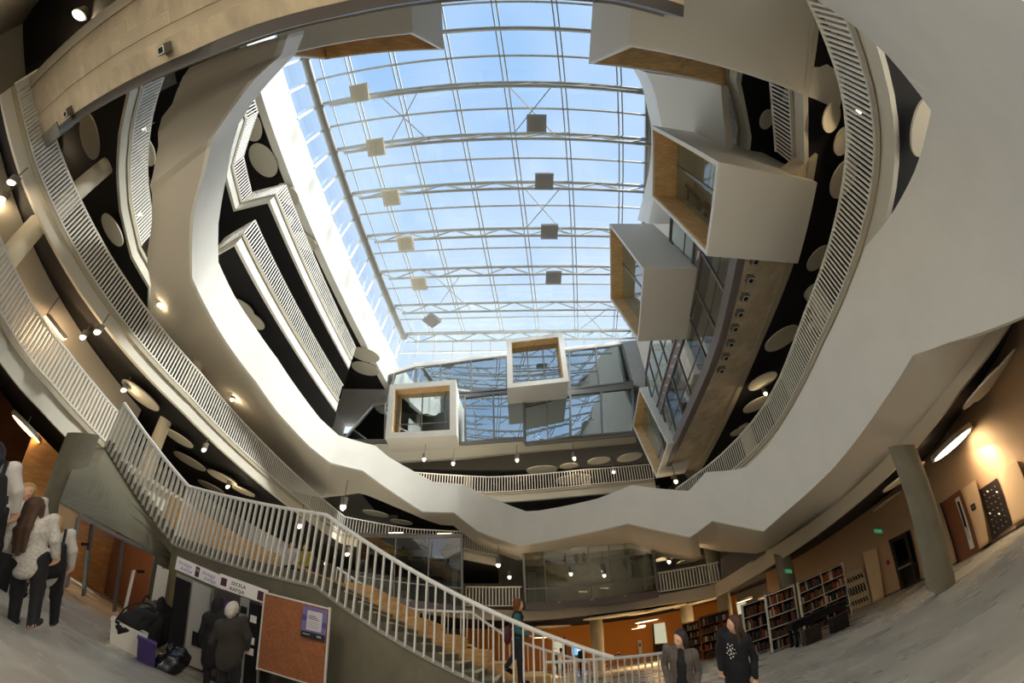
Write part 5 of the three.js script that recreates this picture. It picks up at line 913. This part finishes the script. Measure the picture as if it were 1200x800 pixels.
// ---------------------------------------------------------------- people
function nets(f, lo, hi, cell) { // surface of f = 0 by surface nets
  const n = [0, 1, 2].map((k) => Math.ceil((hi[k] - lo[k]) / cell) + 1), [nx, ny, nz] = n, val = new Float32Array(nx * ny * nz), id = (i, j, k) => (k * ny + j) * nx + i;
  for (let k = 0; k < nz; k++) for (let j = 0; j < ny; j++) for (let i = 0; i < nx; i++) val[id(i, j, k)] = f(lo[0] + i * cell, lo[1] + j * cell, lo[2] + k * cell);
  const at = new Int32Array(nx * ny * nz).fill(-1), pos = [], idx = [];
  for (let k = 0; k + 1 < nz; k++) for (let j = 0; j + 1 < ny; j++) for (let i = 0; i + 1 < nx; i++) {
    let m = 0, x = 0, y = 0, z = 0, c = 0; const v = (a, b, d) => val[id(i + a, j + b, k + d)];
    for (let q = 0; q < 8; q++) if (v(q & 1, q >> 1 & 1, q >> 2) < 0) m |= 1 << q;
    if (m === 0 || m === 255) continue;
    for (let q = 0; q < 8; q++) for (const b of [1, 2, 4]) if (!(q & b)) { const r = q | b; if ((m >> q & 1) !== (m >> r & 1)) { const a0 = v(q & 1, q >> 1 & 1, q >> 2), a1 = v(r & 1, r >> 1 & 1, r >> 2), t = a0 / (a0 - a1); x += (q & 1) + (b === 1 ? t : 0); y += (q >> 1 & 1) + (b === 2 ? t : 0); z += (q >> 2) + (b === 4 ? t : 0); c++; } }
    at[id(i, j, k)] = pos.length / 3; pos.push(lo[0] + (i + x / c) * cell, lo[1] + (j + y / c) * cell, lo[2] + (k + z / c) * cell);
  }
  const quadI = (a, b, c, d, s) => { if (a < 0 || b < 0 || c < 0 || d < 0) return; s ? idx.push(a, b, c, a, c, d) : idx.push(a, c, b, a, d, c); };
  for (let k = 1; k + 1 < nz; k++) for (let j = 1; j + 1 < ny; j++) for (let i = 1; i + 1 < nx; i++) {
    const s = val[id(i, j, k)] < 0;
    if (s !== val[id(i + 1, j, k)] < 0) quadI(at[id(i, j - 1, k - 1)], at[id(i, j, k - 1)], at[id(i, j, k)], at[id(i, j - 1, k)], s);
    if (s !== val[id(i, j + 1, k)] < 0) quadI(at[id(i - 1, j, k - 1)], at[id(i - 1, j, k)], at[id(i, j, k)], at[id(i, j, k - 1)], s);
    if (s !== val[id(i, j, k + 1)] < 0) quadI(at[id(i - 1, j - 1, k)], at[id(i, j - 1, k)], at[id(i, j, k)], at[id(i - 1, j, k)], s);
  }
  const g = new THREE.BufferGeometry(); g.setAttribute('position', new THREE.Float32BufferAttribute(pos, 3)); g.setIndex(idx); g.computeVertexNormals(); return boxUV(g);
}
// bone: [ax, ay, az, bx, by, bz, ra, rb, flat] where flat squeezes it front to back
function field(bones, k = 0.03) {
  return (x, y, z) => {
    let d = 9;
    for (const [ax, ay, az, bx, by, bz, ra, rb, fl = 1] of bones) {
      const ux = bx - ax, uy = by - ay, uz = bz - az, L = ux * ux + uy * uy + uz * uz || 1e-9; let t = ((x - ax) * ux + (y - ay) * uy + (z - az) * uz) / L; t = t < 0 ? 0 : t > 1 ? 1 : t;
      const px = x - ax - ux * t, py = y - ay - uy * t, pz = (z - az - uz * t) / fl, e = (Math.sqrt(px * px + py * py + pz * pz) - (ra + (rb - ra) * t)) * (fl < 1 ? 0.8 : 1);
      const h = Math.max(0, k - Math.abs(d - e)) / k; d = Math.min(d, e) - h * h * k * 0.25;
    }
    return d;
  };
}
function skinOf(bones, cell, k) { const lo = [9, 9, 9], hi = [-9, -9, -9]; for (const b of bones) { const r = Math.max(b[6], b[7]) + cell * 2; for (const o of [0, 3]) for (let i = 0; i < 3; i++) { lo[i] = Math.min(lo[i], b[o + i] - r); hi[i] = Math.max(hi[i], b[o + i] + r); } } return nets(field(bones, k), lo, hi, cell); }
const J0 = { pelvis: [0, 0.94, 0], waist: [0, 1.1, 0], chest: [0, 1.28, -0.01], neck: [0, 1.43, -0.01], head: [0, 1.57, 0.015], shL: [-0.175, 1.38, -0.01], elL: [-0.23, 1.11, -0.03], wrL: [-0.235, 0.87, 0.04], shR: [0.175, 1.38, -0.01], elR: [0.23, 1.11, -0.03], wrR: [0.235, 0.87, 0.04], hipL: [-0.09, 0.9, 0], knL: [-0.1, 0.49, 0.015], anL: [-0.105, 0.08, -0.03], toL: [-0.12, 0.03, 0.14], hipR: [0.09, 0.9, 0], knR: [0.1, 0.49, 0.015], anR: [0.105, 0.08, -0.03], toR: [0.12, 0.03, 0.14] };
const skinMat = std(0xd9a98c, { roughness: 0.6 });
function hand(w, e, side, curl = 0.5) { // palm and five fingers beyond the wrist w, forearm coming from e
  const a = V(...w), f = a.clone().sub(V(...e)).normalize(), s = V(side, 0, 0.2).addScaledVector(f, -f.x * side).normalize(), n = f.clone().cross(s).normalize(); if (n.z < 0) n.negate();
  const acr = n.clone().cross(f).normalize(), B = [], P = (u, v, t) => a.clone().addScaledVector(f, u).addScaledVector(acr, v).addScaledVector(s, -t), seg = (p, q, r0, r1) => B.push([...p.toArray(), ...q.toArray(), r0, r1]);
  seg(P(-0.02, 0, 0), P(0.03, 0, 0), 0.026, 0.026); for (const v of [-0.024, 0, 0.024]) seg(P(0.02, v * 0.6, 0), P(0.075, v, 0.002), 0.017, 0.014);
  [[-0.03, 0.06], [-0.01, 0.075], [0.01, 0.072], [0.029, 0.056]].forEach(([v, L]) => { const k = P(0.078, v, 0.002), m = P(0.078 + L * 0.5 * (1 - 0.3 * curl), v, 0.03 * curl), t = P(0.078 + L * (0.9 - 0.5 * curl), v, 0.02 + 0.055 * curl); seg(k, m, 0.0095, 0.0085); seg(m, t, 0.0085, 0.0075); });
  const th = P(0.02, -0.028, 0.005), tm = P(0.055, -0.052, 0.02), tt = P(0.088, -0.05, 0.034); seg(th, tm, 0.013, 0.011); seg(tm, tt, 0.011, 0.009);
  return skinOf(B, 0.0042, 0.006);
}
function headGeo(h, yaw = 0, cell = 0.0085) {
  const [x, y, z] = h, B = [[0, 0.035, -0.012, 0, 0.03, 0.0, 0.083, 0.083, 1.1], [0, -0.03, 0.025, 0, 0.0, 0.02, 0.062, 0.07], [0, -0.085, 0.05, 0, -0.05, 0.045, 0.03, 0.045], [0, 0.02, 0.088, 0, -0.022, 0.108, 0.009, 0.014], [-0.03, 0.03, 0.078, 0.03, 0.03, 0.078, 0.016, 0.016], [-0.028, -0.022, 0.07, 0.028, -0.022, 0.07, 0.026, 0.026], [-0.016, -0.058, 0.08, 0.016, -0.058, 0.08, 0.011, 0.011], [-0.085, 0.01, -0.01, -0.088, -0.025, 0, 0.018, 0.012], [0.085, 0.01, -0.01, 0.088, -0.025, 0, 0.018, 0.012], [0, -0.17, -0.03, 0, -0.06, -0.01, 0.052, 0.05]];
  const g = skinOf(B, cell, 0.022); g.rotateY(rad(yaw)); g.translate(x, y, z); return g;
}
function person(label, { J = {}, top = [], bottom = null, shoes = M.black, hair = null, hairMat = M.bagBlack, topMat = M.bagBlack, bottomMat = M.bagBlack, cell = 0.017, yaw = 0, extra = null, fine = true, hands = true, group, fat = 1, sleeve = true, topLow = 0.86, flare = 1, topK = 0.035 } = {}) {
  const j = { ...J0, ...J }, g = thing('person', label, 'person', group), b = (a, c, r0, r1, fl) => [...(Array.isArray(a) ? a : j[a]), ...(Array.isArray(c) ? c : j[c]), r0, r1, fl ?? 1];
  const torso = [b('pelvis', 'waist', 0.155 * fat, 0.135 * fat, 0.7), b('waist', 'chest', 0.135 * fat, 0.16 * fat, 0.66), b('chest', 'neck', 0.15, 0.06, 0.7), b('chest', 'shL', 0.07, 0.052), b('chest', 'shR', 0.07, 0.052), b('neck', 'head', 0.052, 0.05)];
  const arms = (e = 0) => ['L', 'R'].flatMap((s) => [b('sh' + s, 'el' + s, 0.047 + e, 0.038 + e), b('el' + s, 'wr' + s, 0.037 + e, 0.027 + e)]), legs = (e = 0) => ['L', 'R'].flatMap((s) => [b('hip' + s, 'kn' + s, 0.085 + e, 0.056 + e), b('kn' + s, 'an' + s, 0.055 + e, 0.038 + e)]), feet = ['L', 'R'].flatMap((s) => [b('an' + s, 'to' + s, 0.04, 0.032)]);
  const parts = [skinOf([...torso, ...arms(), ...legs(), ...feet], fine ? cell : 0.03, 0.05)];
  parts.push(headGeo(j.head, yaw, fine ? 0.0085 : 0.014));
  if (hands) parts.push(hand(j.wrL, j.elL, -1), hand(j.wrR, j.elR, 1));
  mk('body', mergeGeometries(parts), skinMat, g);
  const down = (h0) => { const p = j.pelvis, q = [p[0], h0, p[2]]; return [...p, ...q, 0.17 * fat * flare, 0.17 * fat * flare, 0.74]; };
  const tb = torso.slice(0, 5).map((t) => [...t.slice(0, 6), t[6] + 0.022, t[7] + 0.022, t[8]]); if (j.pelvis[1] > topLow + 0.02) tb.push(down(topLow));
  mk('top', skinOf([...tb, ...(sleeve ? arms(0.018) : [])], cell, topK), topMat, g);
  mk('trousers', skinOf([[...j.pelvis, j.pelvis[0], j.pelvis[1] - 0.03, j.pelvis[2], 0.165 * fat, 0.165 * fat, 0.72], ...legs(0.014)], cell, 0.04), bottomMat, g);
  for (const s of ['L', 'R']) mk('shoe', skinOf([b('an' + s, 'to' + s, 0.05, 0.042), [...j['to' + s], j['to' + s][0], j['to' + s][1], j['to' + s][2] + 0.01, 0.04, 0.036]], 0.014, 0.03), shoes, g);
  if (hair) { const [x, y, z] = j.head, c = Math.cos(rad(yaw)), s = Math.sin(rad(yaw)); mk('hair', skinOf(hair.map((q) => [0, 3].flatMap((o) => [x + q[o] * c + q[o + 2] * s, y + q[o + 1], z - q[o] * s + q[o + 2] * c]).concat(q.slice(6))), 0.012, 0.03), hairMat, g); }
  // eyes and brows
  if (fine) { const [x, y, z] = j.head, c = Math.cos(rad(yaw)), s = Math.sin(rad(yaw)); for (const e of [-1, 1]) { const m = mk('eye', bulbGeo, M.eyeDark, g); const ex = e * 0.032, ez = 0.088; m.position.set(x + ex * c + ez * s, y + 0.012, z - ex * s + ez * c); m.scale.set(0.012, 0.006, 0.008); } }
  extra?.(g, j);
  return g;
}
const capHair = [[0, 0.05, -0.025, 0, 0.045, -0.02, 0.096, 0.096], [-0.07, 0.02, -0.02, -0.075, -0.03, -0.03, 0.034, 0.03], [0.07, 0.02, -0.02, 0.075, -0.03, -0.03, 0.034, 0.03], [0, -0.02, -0.07, 0, -0.07, -0.06, 0.05, 0.04]];
const longHair = (L) => [...capHair, [-0.06, 0, -0.05, -0.07, -L * 0.45, -0.14, 0.045, 0.035, 0.8], [-0.07, -L * 0.45, -0.14, -0.06, -L, -0.165, 0.035, 0.022, 0.7], [0.06, 0, -0.05, 0.07, -L * 0.45, -0.14, 0.045, 0.035, 0.8], [0.07, -L * 0.45, -0.14, 0.06, -L, -0.165, 0.035, 0.022, 0.7], [0, 0, -0.08, 0, -L * 0.45, -0.15, 0.048, 0.042, 0.8], [0, -L * 0.45, -0.15, 0, -L * 1.05, -0.17, 0.042, 0.028, 0.7], [-0.08, 0.0, 0.01, -0.09, -L * 0.6, -0.02, 0.03, 0.025], [0.08, 0.0, 0.01, 0.09, -L * 0.6, -0.02, 0.03, 0.025]];
function backpack(g0, mat, y0 = 1.16, z = -0.24) { const g = mk('backpack', skinOf([[-0.07, y0 - 0.17, z, -0.07, y0 + 0.16, z + 0.02, 0.1, 0.085, 0.8], [0.07, y0 - 0.17, z, 0.07, y0 + 0.16, z + 0.02, 0.1, 0.085, 0.8], [0, y0 - 0.14, z - 0.07, 0, y0, z - 0.07, 0.07, 0.07, 0.7]], 0.016, 0.05), mat, g0); for (const s of [-1, 1]) mk('strap', sweep(smooth([V(s * 0.11, y0 + 0.2, z + 0.08), V(s * 0.13, 1.45, -0.04), V(s * 0.13, 1.38, 0.11), V(s * 0.15, 1.15, 0.1), V(s * 0.16, y0 - 0.12, z + 0.1)], 4), 0.018, { seg: 6, raw: true }), mat, g); mk('pocket', skinOf([[-0.06, y0 - 0.14, z - 0.1, 0.06, y0 - 0.14, z - 0.1, 0.06, 0.06, 0.6]], 0.016, 0.03), mat, g); }
const lace = std(0xffffff, { map: tex(128, (u, v) => tint(205, 200, 192, 0.84 + 0.2 * vnoise(u, v, 24)), 3), roughness: 0.9 });
const tweed = std(0xffffff, { map: tex(128, (u, v) => tint(96, 88, 82, 0.7 + 0.6 * vnoise(u, v, 64)), 3), roughness: 0.95 }), darkTweed = std(0xffffff, { map: tex(128, (u, v) => tint(52, 47, 42, 0.7 + 0.6 * vnoise(u, v, 64)), 3), roughness: 0.95 });
const denim = std(0x2c3038, { roughness: 0.9 }), teal = std(0x2f6a66, { roughness: 0.9 }), burgundy = std(0x5a1e26, { roughness: 0.8 }), blonde = std(0xb08a50, { roughness: 0.7 }), brown = std(0x4a3324, { roughness: 0.7 }), curly = std(0x6e421c, { roughness: 0.9 }), grey = std(0xb9b4a8, { roughness: 0.8 }), white = std(0xc9c5bf, { roughness: 0.9 });

// group of women on the left
stand(person('woman in white lace top with very long brown hair, seen from behind', { topMat: lace, fat: 0.86, hair: longHair(0.52), hairMat: brown, yaw: -30, topLow: 0.8, flare: 1.08, J: { anL: [-0.1, 0.08, -0.1], toL: [-0.12, 0.03, 0.07], knL: [-0.1, 0.49, 0.0], anR: [0.12, 0.08, 0.08], toR: [0.14, 0.03, 0.25], knR: [0.11, 0.5, 0.1], elR: [0.26, 1.12, -0.02], wrR: [0.18, 0.98, 0.18] } }), onH(27, 738, FLOOR), 215, 0.96);
stand(person('blonde woman in white top facing the room, beyond the woman with very long hair', { topMat: white, fat: 0.88, hair: longHair(0.25), hairMat: blonde, yaw: 10, topLow: 0.8 }), onR(14, 700, 6.2).setY(FLOOR), 60, 1.0);
stand(person('woman in white top with a black backpack and blonde streaked hair', { topMat: white, fat: 0.88, hair: longHair(0.3), hairMat: blonde, yaw: -20, topLow: 0.78, extra: (g) => backpack(g, M.bagBlack, 1.08, -0.27), J: { anR: [0.1, 0.08, 0.1], toR: [0.12, 0.03, 0.27], knR: [0.1, 0.5, 0.1] } }), onR(52, 715, 5.6).setY(FLOOR), 245, 0.93);
stand(person('dark haired woman with a big black rucksack over a white shirt', { topMat: white, hair: longHair(0.2), hairMat: M.bagBlack, yaw: 0, extra: (g) => backpack(g, M.bagBlack, 1.12, -0.27) }), onR(-30, 750, 4.9).setY(FLOOR), 245, 1.06);
// at the coffee machines
stand(person('grey haired man in a dark tweed jacket seen from behind at the machines', { topMat: darkTweed, bottomMat: M.bagBlack, hair: [...capHair, [0, 0.03, -0.05, 0, 0, -0.07, 0.085, 0.07]], hairMat: grey, fat: 1.12, topLow: 0.82, flare: 1.05, J: { elR: [0.27, 1.12, 0.02], wrR: [0.2, 1.05, 0.26], elL: [-0.27, 1.1, -0.02], wrL: [-0.24, 0.88, 0.08] } }), onR(268, 780, 5.9).setY(FLOOR), 195, 1.0);
stand(person('person in a black hooded puffer coat standing at the silver machine', { topMat: M.bagBlack, bottomMat: M.bagBlack, hair: [...capHair, [0, 0, -0.04, 0, -0.08, -0.04, 0.1, 0.1]], hairMat: M.bagBlack, fat: 1.25, topLow: 0.6, flare: 1.05, hands: false }), onR(250, 780, 7.0).setY(FLOOR), 200, 1.0);
// on the stair
{ const p = V(0.02, -0.62, -7.75);
  stand(person('curly haired woman in teal and dark vest walking down the stair, red bag', { topMat: teal, bottomMat: denim, hair: [...capHair, ...Array.from({ length: 14 }, (_, k) => { const a = k * 2.4, y = 0.09 - 0.012 * k; return [0.085 * Math.cos(a), y, 0.06 * Math.sin(a) - 0.03, 0.09 * Math.cos(a), y - 0.02, 0.065 * Math.sin(a) - 0.03, 0.038, 0.038]; })], hairMat: curly, topLow: 0.84,
    J: { hipL: [-0.09, 0.9, 0], knL: [-0.1, 0.5, 0.02], anL: [-0.1, 0.07, 0.03], toL: [-0.1, 0.03, 0.2], knR: [0.1, 0.53, -0.06], anR: [0.1, 0.24, -0.32], toR: [0.1, 0.16, -0.17], elR: [0.22, 1.12, 0.0], wrR: [0.14, 1.03, 0.24], elL: [-0.24, 1.12, 0], wrL: [-0.2, 1.02, 0.22] },
    extra: (g) => { mk('vest', skinOf([[0, 0.94, 0, 0, 1.1, 0, 0.185, 0.165, 0.72], [0, 1.1, 0, 0, 1.3, -0.01, 0.165, 0.185, 0.7]], 0.017, 0.04), M.bagBlack, g); const m = mk('phone', box(0.07, 0.012, 0.14, 0.13, 1.05, 0.34), M.bagBlack, g); mk('shoulder_bag', skinOf([[-0.16, 0.95, -0.24, 0.12, 0.95, -0.26, 0.13, 0.13, 0.7]], 0.02, 0.05), burgundy, g); mk('bag_strap', sweep(smooth([V(0.1, 1.05, -0.24), V(0.2, 1.25, -0.14), V(0.17, 1.44, -0.02), V(0.0, 1.3, 0.14)], 5), 0.014, { seg: 6, raw: true }), burgundy, g); } }), p, 88, 1.0); }
// in front
stand(person('man with long dark hair in a grey tweed jacket over a black shirt', { topMat: tweed, bottomMat: M.bagBlack, fat: 1.04, flare: 1.02, topK: 0.018, hair: [...capHair, [0.0, 0.0, -0.08, 0.01, -0.14, -0.12, 0.075, 0.065], [0.075, 0.02, 0.01, 0.08, -0.08, -0.02, 0.03, 0.03]], hairMat: M.hairDark, yaw: -38, topLow: 0.7, J: { shL: [-0.195, 1.37, -0.01], shR: [0.195, 1.37, -0.01], elR: [0.25, 1.1, -0.06], wrR: [0.19, 0.9, 0.11], elL: [-0.25, 1.1, -0.06], wrL: [-0.19, 0.9, 0.11] }, hands: true,
  extra: (g) => { mk('shirt_front', skinOf([[0, 1.42, 0.07, 0, 1.25, 0.13, 0.05, 0.06, 0.4], [0, 1.25, 0.13, 0, 0.72, 0.145, 0.07, 0.095, 0.4]], 0.013, 0.03), M.bagBlack, g); for (const s of [-1, 1]) { mk('lapel', skinOf([[s * 0.08, 1.42, 0.04, s * 0.075, 1.08, 0.15, 0.026, 0.02, 0.5]], 0.012, 0.02), tweed, g); mk('pocket_flap', skinOf([[s * 0.14, 0.9, 0.1, s * 0.2, 0.93, 0.06, 0.02, 0.02]], 0.012, 0.02), tweed, g); } } }), onR(797, 770, 5.3).setY(FLOOR), -18, 1.0);
stand(person('woman with long brown hair in a black hoodie with a white print on the chest', { topMat: M.bagBlack, bottomMat: M.bagBlack, hair: longHair(0.38), hairMat: brown, yaw: -62, topLow: 0.76, flare: 1.05, fat: 1.1, J: { elR: [0.27, 1.1, -0.05], wrR: [0.26, 0.86, 0.04] },
  extra: (g) => { for (let k = 0; k < 16; k++) { const a = k * 2.4, r = 0.012 * Math.sqrt(k) * 1.6, m = mk('print', bulbGeo, M.milk, g); m.position.set(-0.07 + r * Math.cos(a), 1.22 + r * Math.sin(a) * 1.5, 0.128 - 0.2 * Math.abs(r * Math.cos(a))); m.scale.set(0.011, 0.013, 0.006); } mk('hood', skinOf([[-0.09, 1.42, -0.1, 0.09, 1.42, -0.1, 0.06, 0.06]], 0.017, 0.03), M.bagBlack, g); } }), onR(862, 770, 5.5).setY(FLOOR), -22, 1.0);
// far away
const farPerson = (label, p, az, o = {}, k = 1, group) => stand(person(label, { fine: false, cell: 0.032, hands: false, hair: capHair, group, ...o }), p, az, k);
farPerson('person in a pale shirt leaning over the long right railing', onH(966, 408, L2 + 0.2).add(V(0.5, -0.2, 0)).setY(L2), -90, { topMat: grey, hairMat: brown, J: { head: [0, 1.5, 0.22], neck: [0, 1.37, 0.12], chest: [0, 1.25, 0.06], shL: [-0.18, 1.32, 0.1], shR: [0.18, 1.32, 0.1], elL: [-0.22, 1.1, 0.28], wrL: [-0.1, 1.12, 0.45], elR: [0.22, 1.1, 0.28], wrR: [0.1, 1.12, 0.45] } }, 1);
farPerson('red haired person behind the right railing near the far end', onX(847, 528, 11.6).setY(L2), -60, { topMat: M.bagBlack, hairMat: burgundy }, 1.05);
farPerson('dark haired person behind the right railing beside the lowest projecting room', onX(829, 545, 11.4).setY(L2), -40, { topMat: M.bagBlack, hairMat: brown }, 1.0);
const sit = { pelvis: [0, 0.48, 0], waist: [0, 0.64, 0], chest: [0, 0.82, 0], neck: [0, 0.97, 0], head: [0, 1.11, 0.015], shL: [-0.175, 0.92, 0], shR: [0.175, 0.92, 0], elL: [-0.23, 0.66, 0.05], wrL: [-0.12, 0.6, 0.25], elR: [0.23, 0.66, 0.05], wrR: [0.12, 0.6, 0.25], hipL: [-0.09, 0.46, 0.02], hipR: [0.09, 0.46, 0.02], knL: [-0.1, 0.48, 0.42], knR: [0.1, 0.48, 0.42], anL: [-0.1, 0.08, 0.4], anR: [0.1, 0.08, 0.4], toL: [-0.1, 0.03, 0.55], toR: [0.1, 0.03, 0.55] };
farPerson('seated person in a pale top above the timber seating', onR(339, 660, 10.7).add(V(0, -0.6, 0)), 30, { J: sit, topMat: white, hairMat: M.bagBlack, topLow: 0.5 });
farPerson('seated person in a yellow top above the timber seating', onR(355, 662, 11.4).add(V(0, -0.6, 0)), 20, { J: sit, topMat: std(0xa8a03c, { roughness: 0.9 }), hairMat: brown, topLow: 0.5 });
farPerson('dark figure standing before the pale lit glass door', onR(651, 775, 24).setY(FLOOR), 0, { topMat: M.bagBlack }, 1);
farPerson('dark figure standing beside the blue screen', onR(682, 775, 22).setY(FLOOR), 180, { topMat: M.bagBlack }, 1);
farPerson('person in a grey top beside the pale lit glass door', onR(658, 775, 23).setY(FLOOR), 90, { topMat: grey }, 1);
renderer.render(scene, camera);
